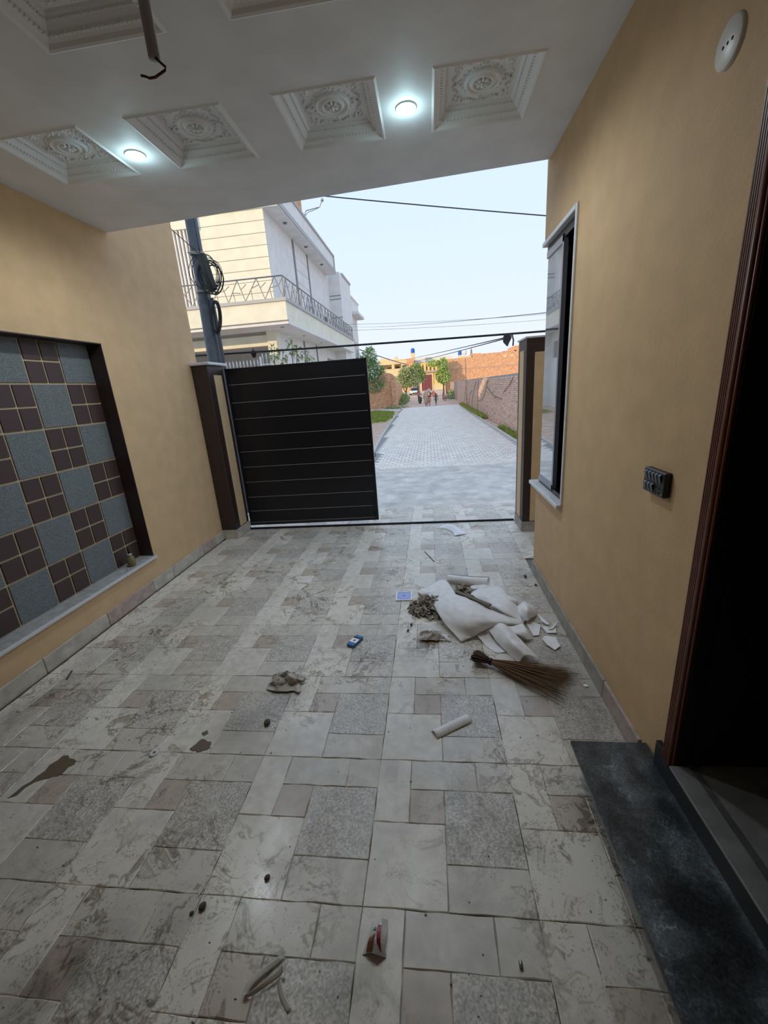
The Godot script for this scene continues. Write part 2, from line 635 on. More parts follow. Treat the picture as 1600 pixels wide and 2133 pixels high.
	mk("mortar", Color(0.74, 0.66, 0.6), 0.95, {"tex": "fine", "ts": 1.0})
	mk("brick_far", Color(1.0, 0.98, 0.95), 0.95, {"tex": "brick", "ts": 0.45})
	mk("cement_cap", Color(0.76, 0.73, 0.7), 0.95, {"tex": "swirl", "ts": 0.5})
	mk("house_white", Color(0.94, 0.935, 0.925), 0.8, {"tex": "cloud", "ts": 0.2})
	mk("house_cream", Color(0.95, 0.935, 0.86), 0.8, {"tex": "cloud", "ts": 0.2})
	mk("house_grey", Color(0.5, 0.5, 0.51), 0.7)
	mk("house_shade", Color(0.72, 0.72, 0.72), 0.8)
	mk("rail_metal", Color(0.60, 0.585, 0.57), 0.5, {"metal": 0.3})
	mk("white_metal", Color(0.85, 0.86, 0.87), 0.45)
	mk("yellow_wall", Color(0.93, 0.80, 0.48), 0.85, {"tex": "cloud", "ts": 0.15})
	mk("pale_wall", Color(0.90, 0.83, 0.66), 0.85, {"tex": "cloud", "ts": 0.15})
	mk("white_wall", Color(0.88, 0.87, 0.84), 0.85)
	mk("red_gate", Color(0.48, 0.25, 0.26), 0.6)
	mk("blue_tank", Color(0.16, 0.40, 0.80), 0.45)
	mk("window_shade", Color(0.30, 0.28, 0.25), 0.5)
	mk("pole_metal", Color(0.36, 0.37, 0.39), 0.5, {"metal": 0.3, "tex": "swirl", "ts": 0.8})
	mk("cable", Color(0.10, 0.10, 0.11), 0.6)
	mk("cable_grey", Color(0.32, 0.32, 0.34), 0.6)
	mk("coil_box", Color(0.17, 0.18, 0.16), 0.6)
	mk("rag", Color(0.30, 0.29, 0.31), 0.9)
	mk("dry_stem", Color(0.50, 0.40, 0.33), 0.95)
	mk("bark", Color(0.42, 0.33, 0.25), 0.95, {"tex": "fine", "ts": 1.0})
	var lf := mk("leaf", Color(1, 1, 1), 0.6, {"vc": true})
	lf.backlight_enabled = true
	lf.backlight = Color(0.35, 0.4, 0.2)
	mk("car_white", Color(0.86, 0.87, 0.88), 0.25)
	mk("car_glass", Color(0.06, 0.07, 0.08), 0.1)
	mk("tyre", Color(0.04, 0.04, 0.04), 0.8)
	mk("vc", Color(1, 1, 1), 0.8, {"vc": true})
	# litter
	mk("paper", Color(0.95, 0.94, 0.94), 0.7, {"tex": "cloud", "ts": 1.6, "bump": "rough", "bs": 0.08})
	mk("paper_white", Color(0.95, 0.96, 0.97), 0.6)
	mk("paper_dirty", Color(0.74, 0.71, 0.67), 0.8, {"tex": "cloud", "ts": 3.0})
	mk("scrap", Color(0.70, 0.66, 0.61), 0.85, {"vc": true})
	mk("batten", Color(0.46, 0.43, 0.38), 0.8, {"tex": "fine", "ts": 3.0})
	mk("straw", Color(0.52, 0.41, 0.30), 0.8, {"vc": true})
	mk("straw_head", Color(0.30, 0.21, 0.16), 0.85, {"vc": true})
	mk("rubber_black", Color(0.02, 0.02, 0.022), 0.5)
	mk("wet_stain", Color(0.42, 0.355, 0.29), 0.35)
	mk("dry_stain", Color(0.56, 0.525, 0.475), 0.8, {"tex": "fine", "ts": 3.0})
	mk("pebble", Color(0.36, 0.33, 0.295), 0.9, {"tex": "fine", "ts": 4.0})
	mk("oil_bottle", Color(0.50, 0.45, 0.30), 0.35)
	var film := mk("clear_film", Color(0.9, 0.92, 0.92, 0.25), 0.12)
	film.transparency = BaseMaterial3D.TRANSPARENCY_ALPHA
	mk("tape_film", Color(0.76, 0.74, 0.70), 0.3)


func struct(called: String, m, mat: Material, label: String, cat: String) -> MeshInstance3D:
	var o := obj(called, m, mat)
	tag(o, label, cat, "", "structure")
	return o


func struct_root(called: String, label: String, cat: String) -> Node3D:
	return thing(called, label, cat, Vector3.ZERO, "", "structure")


# ------------------------------------------------------------------ the porch
func stone_mesh(x0: float, z0: float, x1: float, z1: float, sd: int) -> ArrayMesh:
	# a moulded flagstone of the tile: ragged outline, rim coloured paler all round, slightly uneven face
	var r := RandomNumberGenerator.new()
	r.seed = sd
	var g := 0.0005
	var pts := []
	var per := [[x0 + g, z0 + g, x1 - g, z0 + g], [x1 - g, z0 + g, x1 - g, z1 - g], [x1 - g, z1 - g, x0 + g, z1 - g], [x0 + g, z1 - g, x0 + g, z0 + g]]
	for e in per:
		var a := Vector2(e[0], e[1])
		var b := Vector2(e[2], e[3])
		var nseg := maxi(3, int(a.distance_to(b) / 0.05))
		var nn := (b - a).orthogonal().normalized()
		for k in nseg:
			var p := a.lerp(b, float(k) / nseg)
			if k > 0:
				p += nn * r.randf_range(-0.0022, 0.0022)
			pts.append(p)
	var c := Vector2((x0 + x1) * 0.5, (z0 + z1) * 0.5)
	var m := pts.size()
	var rim := []
	for p in pts:
		rim.append(p.move_toward(c, 0.0022 + r.randf_range(0.0, 0.0022)))
	var hy := []
	for k in m:
		hy.append(0.0 + r.randf_range(-0.0012, 0.0006))
	var b := B.new()
	for k in m:
		var j := (k + 1) % m
		var o := Vector3(pts[k].x - c.x, 0.06, pts[k].y - c.y)
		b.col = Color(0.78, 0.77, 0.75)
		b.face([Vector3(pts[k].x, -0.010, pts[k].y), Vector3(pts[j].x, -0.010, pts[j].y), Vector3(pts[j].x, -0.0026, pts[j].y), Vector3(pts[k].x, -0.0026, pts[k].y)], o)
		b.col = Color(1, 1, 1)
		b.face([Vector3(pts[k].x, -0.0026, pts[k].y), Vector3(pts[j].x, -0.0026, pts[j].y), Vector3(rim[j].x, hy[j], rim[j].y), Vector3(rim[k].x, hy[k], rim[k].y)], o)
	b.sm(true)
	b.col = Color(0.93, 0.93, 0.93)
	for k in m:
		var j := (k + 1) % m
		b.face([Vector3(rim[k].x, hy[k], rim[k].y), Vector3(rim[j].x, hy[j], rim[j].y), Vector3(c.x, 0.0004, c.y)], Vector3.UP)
	return b.mesh()


func floor_tiles(root: Node3D, ox: float, oz: float, cols: int, rows: int, whole_rows: int, y := 0.0, skip = null) -> void:
	var q := 0.15
	var spec := [["stone_pale", 0, 0, 1, 2], ["stone_mid", 1, 0, 3, 1], ["stone_mid", 3, 0, 4, 1], ["stone_brown", 1, 1, 2, 2], ["stone_coarse", 2, 1, 4, 3], ["stone_pale", 0, 2, 2, 4], ["stone_mid", 2, 3, 4, 4]]
	var variants := []
	for v in 3:
		var set_ := []
		for i in spec.size():
			var s: Array = spec[i]
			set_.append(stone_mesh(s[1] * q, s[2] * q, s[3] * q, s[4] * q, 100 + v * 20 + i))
		variants.append(set_)
	var wholes := []
	for v in 3:
		var am := ArrayMesh.new()
		for i in spec.size():
			var st := SurfaceTool.new()
			st.append_from(variants[v][i], 0, Transform3D())
			st.commit(am)
			am.surface_set_material(i, M[spec[i][0]])
		wholes.append(am)
	var base := B.new().mm(Vector3(0.0015, -0.02, 0.0015), Vector3(0.5985, -0.0042, 0.5985)).mesh()
	for j in rows:
		for i in cols:
			if skip != null and skip.call(i, j):
				continue
			var v := rng.randi_range(0, 2)
			var t := obj("tile", base, M.tile_body, root)
			t.position = Vector3(ox + i * 0.6, y + rnd(-0.0004, 0.0004), oz + j * 0.6)
			if j < whole_rows:
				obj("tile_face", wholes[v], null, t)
			else:
				for k in spec.size():
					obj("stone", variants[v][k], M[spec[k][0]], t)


func build_setting() -> void:
	# floor
	var fl := struct_root("floor", "dusty porch floor of square stone-effect tiles with moulded flagstones", "floor")
	obj("floor_bed", B.new().mm(Vector3(-3.0, -0.16, -5.17), Vector3(2.6, -0.0201, 2.6)), M.concrete_floor, fl)
	floor_tiles(fl, -2.698, -5.165, 9, 9, 2, 0.0, func(i, j): return (i > 5 and j > 1) or j > 8)
	# left wall with the tiled niche
	var wl := struct_root("wall_left", "beige painted left wall with a recessed tiled niche", "wall")
	var nz0 := -3.478
	var nz1 := -1.0
	var ny0 := 0.30
	var ny1 := 2.268
	var b := B.new()
	b.mm(Vector3(-3.0, -0.1, -4.96), Vector3(WALL_L, ny0, 2.6))
	b.mm(Vector3(-3.0, ny1, -4.96), Vector3(WALL_L, 3.9, 2.6))
	b.mm(Vector3(-3.0, ny0, -4.96), Vector3(WALL_L, ny1, nz0))
	b.mm(Vector3(-3.0, ny0, nz1), Vector3(WALL_L, ny1, 2.6))
	b.mm(Vector3(-3.0, ny0, nz0), Vector3(-2.872, ny1, nz1))
	obj("wall_body", b, M.wall_paint, wl)
	b = B.new()
	b.mm(Vector3(-2.872, ny0, nz0), Vector3(WALL_L + 0.001, ny1, nz0 + 0.008))
	b.mm(Vector3(-2.872, ny1 - 0.008, nz0), Vector3(WALL_L + 0.001, ny1, nz1))
	b.mm(Vector3(-2.872, ny0, nz1 - 0.008), Vector3(WALL_L + 0.001, ny1, nz1))
	obj("niche_reveal", b, M.brown_paint, wl)
	var pan := obj("niche_panel", B.new().mm(Vector3(-2.873, ny0, nz0 + 0.008), Vector3(-2.864, ny1 - 0.008, nz1 - 0.008)), M.grout_sand, wl)
	var zc := [-3.470, -3.155, -2.845, -2.535, -2.225, -1.915, -1.605, -1.295, -1.01]
	var yc := [2.262, 1.95, 1.624, 1.298, 0.972, 0.646, 0.338]
	var gw := 0.0075
	for i in 8:
		for j in 6:
			var z0: float = zc[i] + gw
			var z1: float = zc[i + 1] - gw
			var y1: float = yc[j] - gw
			var y0: float = yc[j + 1] + gw
			if (i + j) % 2 == 1:
				var zm := (z0 + z1) * 0.5
				var ym: float = yc[j + 1] + 0.163
				for q in [[z0, zm - gw, y0, ym - gw], [zm + gw, z1, y0, ym - gw], [z0, zm - gw, ym + gw, y1], [zm + gw, z1, ym + gw, y1]]:
					if q[3] - q[2] < 0.02:
						continue
					obj("tile", B.new().bbox(Vector3(-2.862, (q[2] + q[3]) * 0.5, (q[0] + q[1]) * 0.5), Vector3(0.012, q[3] - q[2], q[1] - q[0]), 0.0015), M.brown_tile, pan)
			else:
				obj("tile", B.new().bbox(Vector3(-2.862, (y0 + y1) * 0.5, (z0 + z1) * 0.5), Vector3(0.012, y1 - y0, z1 - z0), 0.0015), M.grey_stone, pan)
	# niche sill, two slabs butted end to end
	var sill := struct_root("trim_1", "dusty pale marble sill along the bottom of the tiled niche", "sill")
	for s in [[-3.502, -2.75], [-2.748, -1.9], [-1.898, -0.98]]:
		obj("sill_slab", B.new().bbox(Vector3((-2.872 + WALL_L + 0.022) * 0.5, 0.322, (s[0] + s[1]) * 0.5), Vector3(WALL_L + 0.022 + 2.872, 0.028, s[1] - s[0]), 0.004), M.marble_dusty, sill)
	obj("sill_edge", B.new().bbox(Vector3(WALL_L + 0.018, 0.318, -2.24), Vector3(0.014, 0.026, 2.52), 0.004), M.marble, sill)
	# left skirting
	var bl := struct_root("baseboard_left", "pale stone skirting tiles along the left wall", "skirting")
	var z := -4.81
	var k := 0
	var lens := [0.22, 0.30, 0.6, 0.32, 0.6, 0.60, 0.6, 0.6, 0.6, 0.6, 0.6]
	while z < 1.2:
		var ln: float = lens[k % lens.size()]
		obj("skirting_tile", B.new().bbox(Vector3(WALL_L + 0.007, 0.056, z + ln * 0.5), Vector3(0.016, 0.118, ln - 0.004), 0.003), M.skirting if k % 3 != 1 else M.skirting_pink, bl)
		z += ln
		k += 1
	# right wall: window corner at the far end, doorway near the camera
	var wr := struct_root("wall_right", "beige painted right wall with a corner window and a doorway", "wall")
	var xo := 1.19
	b = B.new()
	b.mm(Vector3(WALL_R, -0.1, -2.915), Vector3(xo, 3.4, -1.36))
	b.mm(Vector3(WALL_R, -0.1, -3.66), Vector3(xo, 0.83, -2.915))
	b.mm(Vector3(WALL_R, 2.70, -3.66), Vector3(xo, 3.4, -2.915))
	b.mm(Vector3(WALL_R, 2.42, -1.36), Vector3(xo, 3.4, -0.36))
	b.mm(Vector3(WALL_R, -0.1, -0.36), Vector3(xo, 3.4, 2.6))
	b.mm(Vector3(WALL_R, -0.1, -1.36), Vector3(xo, 0.255, -0.36))
	obj("wall_body", b, M.wall_paint, wr)
	var br := struct_root("baseboard_right", "dirty stone skirting tiles along the right wall", "skirting")
	z = -3.66
	k = 0
	while z < -1.62:
		var ln2: float = [0.45, 0.6, 0.6, 0.4][k % 4]
		obj("skirting_tile", B.new().bbox(Vector3(WALL_R - 0.007, 0.056, z + ln2 * 0.5), Vector3(0.016, 0.118, ln2 - 0.004), 0.003), M.skirting_dirty if k != 3 else M.skirting_pink, br)
		z += ln2
		k += 1
	# rear wall, house front and upper storeys (all behind or beside the camera)
	struct("wall_back", B.new().mm(Vector3(-3.0, -0.1, 2.6), Vector3(xo, 3.4, 2.8)), M.wall_paint, "beige rear wall of the porch behind the viewer", "wall")
	struct("wall_front", B.new().mm(Vector3(xo + 0.001, -0.3, -3.66), Vector3(9.0, 3.4, -3.45)), M.wall_paint, "house front right of the porch corner", "wall")
	struct("wall_upper", B.new().mm(Vector3(-3.0, 3.902, -3.55), Vector3(9.0, 4.7, 12.0)), M.house_cream, "roof parapet of the house above the porch", "wall")
	struct("wall_row", B.new().mm(Vector3(-44.0, -0.3, -3.9), Vector3(-3.05, 8.0, 12.0)), M.house_cream, "row of houses continuing along the street beyond the left wall", "wall")
	b = B.new()
	b.mm(Vector3(1.46, -0.3, -5.18), Vector3(9.0, 2.0, -4.98))
	struct("wall_boundary", b, M.wall_paint, "boundary wall right of the gate pillar", "wall")
	# ceiling with the holes that take the plaster panels
	var cl := struct_root("ceiling", "white painted porch ceiling", "ceiling")
	b = B.new()
	var xs := [-2.73, -2.37, -1.825, -1.555, -1.01, -0.745, -0.2, 0.075, 0.62, 0.91]
	var zs := [-3.08, -2.535, -2.10, -1.555, 2.6]
	for i in 9:
		for j in 4:
			if i % 2 == 1 and (j == 0 or (j == 2 and (i == 3 or i == 5))):
				continue
			b.mm(Vector3(xs[i], CEIL_Y, zs[j]), Vector3(xs[i + 1], 3.32, zs[j + 1]))
	b.prism([Vector2(-2.73, -3.872), Vector2(0.91, -3.612), Vector2(0.91, -3.08), Vector2(-2.73, -3.08)], CEIL_Y, 3.32)
	b.prism([Vector2(-2.73, -3.872), Vector2(1.19, -3.59), Vector2(1.19, 2.6), Vector2(-2.73, 2.6)], 3.32, 3.9)
	obj("ceiling_slab", b, M.ceiling_paint, cl)
	# doorway
	var d := struct_root("door_1", "dark doorway with a reddish-brown grooved wooden frame", "door")
	b = B.new()
	b.mm(Vector3(WALL_R - 0.024, 0.235, -1.415), Vector3(WALL_R, 2.48, -1.345))
	b.mm(Vector3(WALL_R - 0.024, 2.41, -1.345), Vector3(WALL_R, 2.48, -0.29))
	for g in 5:
		var gz := -1.411 + g * 0.0085
		b.mm(Vector3(WALL_R - 0.0295, 0.235, gz), Vector3(WALL_R - 0.02, 2.48, gz + 0.005))
	obj("casing", b, M.door_wood, d)
	b = B.new(true)
	b.tube([Vector3(WALL_R - 0.026, 0.235, -1.362), Vector3(WALL_R - 0.026, 2.46, -1.362)], 0.008, 10)
	b.tube([Vector3(WALL_R - 0.024, 0.235, -1.346), Vector3(WALL_R - 0.024, 2.44, -1.346)], 0.005, 8)
	obj("bead", b, M.door_wood, d)
	b = B.new()
	b.mm(Vector3(WALL_R - 0.02, 0.255, -1.36), Vector3(xo + 0.02, 2.42, -1.335))
	b.mm(Vector3(WALL_R + 0.03, 0.255, -1.335), Vector3(WALL_R + 0.06, 2.41, -1.323))
	b.mm(Vector3(WALL_R - 0.02, 2.395, -1.36), Vector3(xo + 0.02, 2.42, -0.36))
	obj("jamb", b, M.door_dark, d)
	# dark room behind the doorway
	var rm := struct_root("wall_inner", "unlit room seen through the doorway", "room")
	b = B.new()
	b.mm(Vector3(4.6, 0.1, -3.45), Vector3(4.8, 3.3, 2.6))
	b.mm(Vector3(xo, 0.1, 2.6), Vector3(4.8, 3.3, 2.8))
	b.mm(Vector3(xo, 3.3, -3.45), Vector3(4.8, 3.4, 2.8))
	b.mm(Vector3(xo, 0.1, -2.2), Vector3(4.6, 3.3, -2.05))
	obj("room_shell", b, M.inner_wall, rm)
	obj("room_floor", B.new().mm(Vector3(1.245, 0.1, -2.05), Vector3(4.6, 0.272, 2.6)), M.inner_floor, rm)
	obj("rear_shell", B.new().mm(Vector3(xo, 0.1, -3.45), Vector3(9.0, 3.3, -3.3)), M.inner_wall, rm)
	# window at the corner
	var w := struct_root("window_1", "tall dark-framed corner window with mirrored sash and pale marble surround", "window")
	b = B.new()
	b.bbox(Vector3(WALL_R + 0.04, 1.775, -2.925), Vector3(0.11, 1.83, 0.026), 0.004)
	b.bbox(Vector3(WALL_R + 0.04, 2.682, -3.30), Vector3(0.11, 0.03, 0.75), 0.004)
	obj("surround", b, M.marble, w)
	obj("sill", B.new().bbox(Vector3(WALL_R + 0.09, 0.845, -3.33), Vector3(0.27, 0.034, 0.83), 0.006), M.marble, w)
	b = B.new()
	b.mm(Vector3(WALL_R + 0.02, 2.61, -3.655), Vector3(WALL_R + 0.12, 2.667, -2.938))
	b.mm(Vector3(WALL_R + 0.02, 0.862, -3.655), Vector3(WALL_R + 0.12, 0.90, -2.938))
	b.mm(Vector3(WALL_R + 0.05, 0.862, -2.965), Vector3(WALL_R + 0.12, 2.667, -2.938))
	obj("frame", b, M.window_metal, w)
	var sash := obj("sash", B.new().mm(Vector3(WALL_R + 0.015, 0.885, -3.265), Vector3(WALL_R + 0.045, 2.63, -3.235)).mm(Vector3(WALL_R + 0.015, 2.585, -3.65), Vector3(WALL_R + 0.045, 2.63, -3.235)).mm(Vector3(WALL_R + 0.015, 0.885, -3.65), Vector3(WALL_R + 0.045, 0.925, -3.235)), M.steel, w)
	obj("pane", B.new().mm(Vector3(WALL_R + 0.026, 0.92, -3.65), Vector3(WALL_R + 0.032, 2.59, -3.262)), M.mirror_glass, sash)
	var sash2 := obj("sash", B.new().mm(Vector3(WALL_R + 0.075, 0.885, -3.30), Vector3(WALL_R + 0.105, 2.63, -3.235)).mm(Vector3(WALL_R + 0.075, 2.56, -3.30), Vector3(WALL_R + 0.105, 2.63, -2.965)).mm(Vector3(WALL_R + 0.075, 0.885, -3.30), Vector3(WALL_R + 0.105, 0.95, -2.965)), M.window_metal, w)
	obj("pane", B.new().mm(Vector3(WALL_R + 0.087, 0.94, -3.24), Vector3(WALL_R + 0.093, 2.57, -2.965)), M.dark_glass, sash2)
	obj("pane", B.new().mm(Vector3(WALL_R + 0.032, 0.88, -3.658), Vector3(xo, 2.64, -3.652)), M.dark_glass, w)
	obj("back_sheet", B.new().mm(Vector3(WALL_R + 0.15, 0.83, -3.65), Vector3(WALL_R + 0.16, 2.70, -2.92)), M.black_soft, w)
	# steps at the doorway
	var s1 := thing("granite_step", "lower black granite step, dusty and scuffed, at the doorway", "step")
	obj("tread", B.new().bbox(Vector3(0.742, 0.1405, 0.0), Vector3(0.325, 0.019, 3.13), 0.004), M.black_granite, s1)
	obj("under_tread", B.new().bbox(Vector3(0.748, 0.120, 0.0), Vector3(0.315, 0.020, 3.11), 0.005), M.granite_edge, s1)
	obj("riser", B.new().mm(Vector3(0.628, 0.0, -1.50), Vector3(0.905, 0.11, 1.5)), M.granite_edge, s1)
	var s2 := thing("granite_threshold", "upper black granite threshold slab running under the door frame", "step")
	obj("riser", B.new().bbox(Vector3(0.897, 0.205, -0.70), Vector3(0.022, 0.11, 1.54), 0.002), M.granite_edge, s2)
	obj("nosing", B.new().bbox(Vector3(0.91, 0.2745, -0.85), Vector3(0.10, 0.012, 0.96), 0.004), M.inner_floor, s2)
	obj("under_nosing", B.new().bbox(Vector3(0.912, 0.2635, -0.85), Vector3(0.096, 0.010, 0.95), 0.003), M.granite_edge, s2)
	obj("slab", B.new().mm(Vector3(0.93, 0.256, -1.334), Vector3(1.24, 0.2805, -0.36)), M.inner_floor, s2)


# ------------------------------------------------------------------ ceiling
func plaster_panel() -> Dictionary:
	# origin at the centre of the opening, y = 0 at the ceiling face, recess upwards
	var h := 0.2725
	var parts := {}
	var b := B.new()
	for s in 4:          # mitred cove between the lip and the sunk field
		var bs := yaw(90.0 * s)
		var P := [[h, 0.0], [h - 0.012, -0.006], [h - 0.022, -0.001], [h - 0.03, 0.012], [h - 0.05, 0.022], [h - 0.058, 0.034], [h - 0.092, 0.062], [h - 0.098, 0.07]]
		for i in P.size() - 1:
			var a: Array = P[i]
			var c: Array = P[i + 1]
			b.face([bs * Vector3(-a[0], a[1], a[0]), bs * Vector3(a[0], a[1], a[0]), bs * Vector3(c[0], c[1], c[0]), bs * Vector3(-c[0], c[1], c[0])], bs * Vector3(0, -1, -0.6))
	parts.cove = b.mesh()
	b = B.new()
	for s in 4:
		var bs := yaw(90.0 * s)
		for i in 21:     # dentils along the cove
			var x := -0.205 + i * 0.0205
			b.box(bs * Vector3(x, 0.026, 0.226), Vector3(0.011, 0.016, 0.018), bs)
		for i in 30:
			b.blob(bs * Vector3(-0.195 + i * 0.01345, 0.05, 0.192), Vector3(0.0055, 0.0055, 0.0055), 5, 3)
	parts.dentils = b.mesh()
	parts.field = B.new().mm(Vector3(-0.178, 0.07, -0.178), Vector3(0.178, 0.085, 0.178)).mm(Vector3(-h, 0.085, -h), Vector3(h, 0.1, h)).mesh()
	b = B.new(true)
	for s in 4:          # corner flowers and scrolls
		var bs := yaw(90.0 * s)
		var c := Vector3(0.128, 0.07, 0.128)
		for k in 5:
			var a := TAU * k / 5.0
			b.blob(bs * (c + Vector3(cos(a) * 0.017, 0, sin(a) * 0.017)), Vector3(0.014, 0.015, 0.010), 6, 3, bs * yaw(-rad_to_deg(a)))
		b.blob(bs * c, Vector3(0.007, 0.013, 0.007), 6, 3)
		for sgn in [-1.0, 1.0]:
			for k in 9:
				var t := k / 8.0
				var p := Vector3(0.10 - t * 0.10, 0.07, 0.148 - sin(t * PI * 2.0) * 0.012 - 0.004)
				p.x *= sgn
				b.blob(bs * p, Vector3(0.010 - 0.004 * t, 0.014, 0.007), 5, 3)
		for k in 3:
			b.blob(bs * Vector3(-0.012 + k * 0.012, 0.07, 0.128 - absf(k - 1.0) * 0.006), Vector3(0.008, 0.015, 0.011), 5, 3)
	for k in 22:
		var a2 := TAU * k / 22.0 + 0.1
		b.blob(Vector3(cos(a2) * 0.112, 0.07, sin(a2) * 0.112), Vector3(0.008, 0.012, 0.008), 5, 3)
	parts.ornament = b.mesh()
	b = B.new(true)
	var up := Transform3D(Basis(Vector3.RIGHT, PI), Vector3(0, 0.07, 0))
	b.lathe([Vector2(0.098, 0.0), Vector2(0.097, 0.012), Vector2(0.09, 0.02), Vector2(0.083, 0.016), Vector2(0.078, 0.007), Vector2(0.066, 0.012), Vector2(0.058, 0.022), Vector2(0.050, 0.020), Vector2(0.046, 0.008), Vector2(0.02, 0.006), Vector2(0.0, 0.006)], 28, up)
	for k in 8:
		var a3 := TAU * k / 8.0
		b.blob(Vector3(cos(a3) * 0.026, 0.058, sin(a3) * 0.026), Vector3(0.018, 0.012, 0.009), 6, 4, yaw(-rad_to_deg(a3)))
	b.blob(Vector3(0, 0.05, 0), Vector3(0.011, 0.014, 0.011), 8, 5)
	parts.rosette = b.mesh()
	return parts


func build_ceiling_things() -> void:
	var parts := plaster_panel()
	var where := [
		[-2.0975, -2.8075, "square moulded plaster ceiling panel in the corner over the tiled niche, left of a lit lamp"],
		[-1.2825, -2.8075, "square moulded plaster ceiling panel just right of the lit lamp nearer the left wall"],
		[-0.4725, -2.8075, "square moulded plaster ceiling panel left of the lit lamp nearer the sky opening"],
		[0.3475, -2.8075, "square moulded plaster ceiling panel beside the right wall, right of a lit lamp"],
		[-1.2825, -1.8275, "moulded plaster ceiling panel cut by the photo's top edge behind the hanging grey conduit"],
		[-0.4725, -1.8275, "moulded plaster ceiling panel cut by the top edge, only its front moulding showing"]]
	for w in where:
		var t := thing("ceiling_panel", w[2], "ceiling panel", Vector3(w[0], CEIL_Y, w[1]), "moulded plaster ceiling panels")
		for p in ["cove", "dentils", "field", "ornament", "rosette"]:
			obj(p, parts[p], M.plaster, t)
	for l in [[-0.065, -2.81, "round lit ceiling lamp between the two right-hand plaster panels"], [-1.715, -2.86, "round lit ceiling lamp between the two left-hand plaster panels"]]:
		var t := thing("ceiling_lamp", l[2], "ceiling lamp", Vector3(l[0], CEIL_Y, l[1]), "round ceiling lamps")
		obj("lamp_rim", B.new(true).lathe([Vector2(0.052, -0.004), Vector2(0.054, -0.007), Vector2(0.057, -0.006), Vector2(0.060, 0.0)], 28), M.white_plastic, t)
		obj("lamp_disc", B.new(true).lathe([Vector2(0.0, -0.020), Vector2(0.03, -0.0185), Vector2(0.047, -0.013), Vector2(0.053, -0.006)], 28), M.lamp_glow, t)
		var li := SpotLight3D.new()
		li.name = "lamp_light"
		li.light_color = Color(0.94, 0.98, 1.0)
		li.light_energy = 0.85
		li.light_size = 0.05
		li.spot_angle = 84.0
		li.spot_angle_attenuation = 0.6
		li.spot_range = 20.0
		li.spot_attenuation = 2.0
		li.shadow_enabled = true
		t.add_child(li)
		li.position = Vector3(0, -0.03, 0)
		li.rotation.x = -PI / 2.0
		var halo := OmniLight3D.new()  # extra omni added below the disc to make the glow on the ceiling
		halo.name = "lamp_halo_light"
		halo.light_color = Color(0.80, 0.96, 1.0)
		halo.light_energy = 0.020
		halo.light_size = 0.045
		halo.omni_range = 20.0
		halo.omni_attenuation = 2.0
		halo.shadow_enabled = true
		t.add_child(halo)
		halo.position = Vector3(0, -0.062, 0)
	# grey conduit hanging from the ceiling with bare wires
	var c := thing("hanging_conduit", "grey conduit drop hanging from the ceiling with a bent wire at its end", "conduit")
	var p0 := Vector3(-0.754, 2.7, -1.456)
	obj("conduit", B.new(true).tube([p0, p0 + Vector3(0, 0.5, 0)], 0.0165, 14), M.pvc_grey, c)
	obj("clamp", B.new(true).lathe([Vector2(0.0, 0.0), Vector2(0.035, 0.0), Vector2(0.035, 0.012), Vector2(0.0, 0.012)], 16, Transform3D(Basis(), Vector3(p0.x, CEIL_Y - 0.012, p0.z))), M.pvc_grey, c)
	var wp := []
	for q in WIRE:
		wp.append(q)
	obj("wire", B.new(true).tube(wp, 0.0035, 6), M.wire_red, c)
	var wp2 := []
	for q in wp:
		wp2.append(q + Vector3(0.003, -0.002, 0.004))
	wp2.resize(4)
	obj("wire", B.new(true).tube(wp2, 0.003, 6), M.wire_black, c)


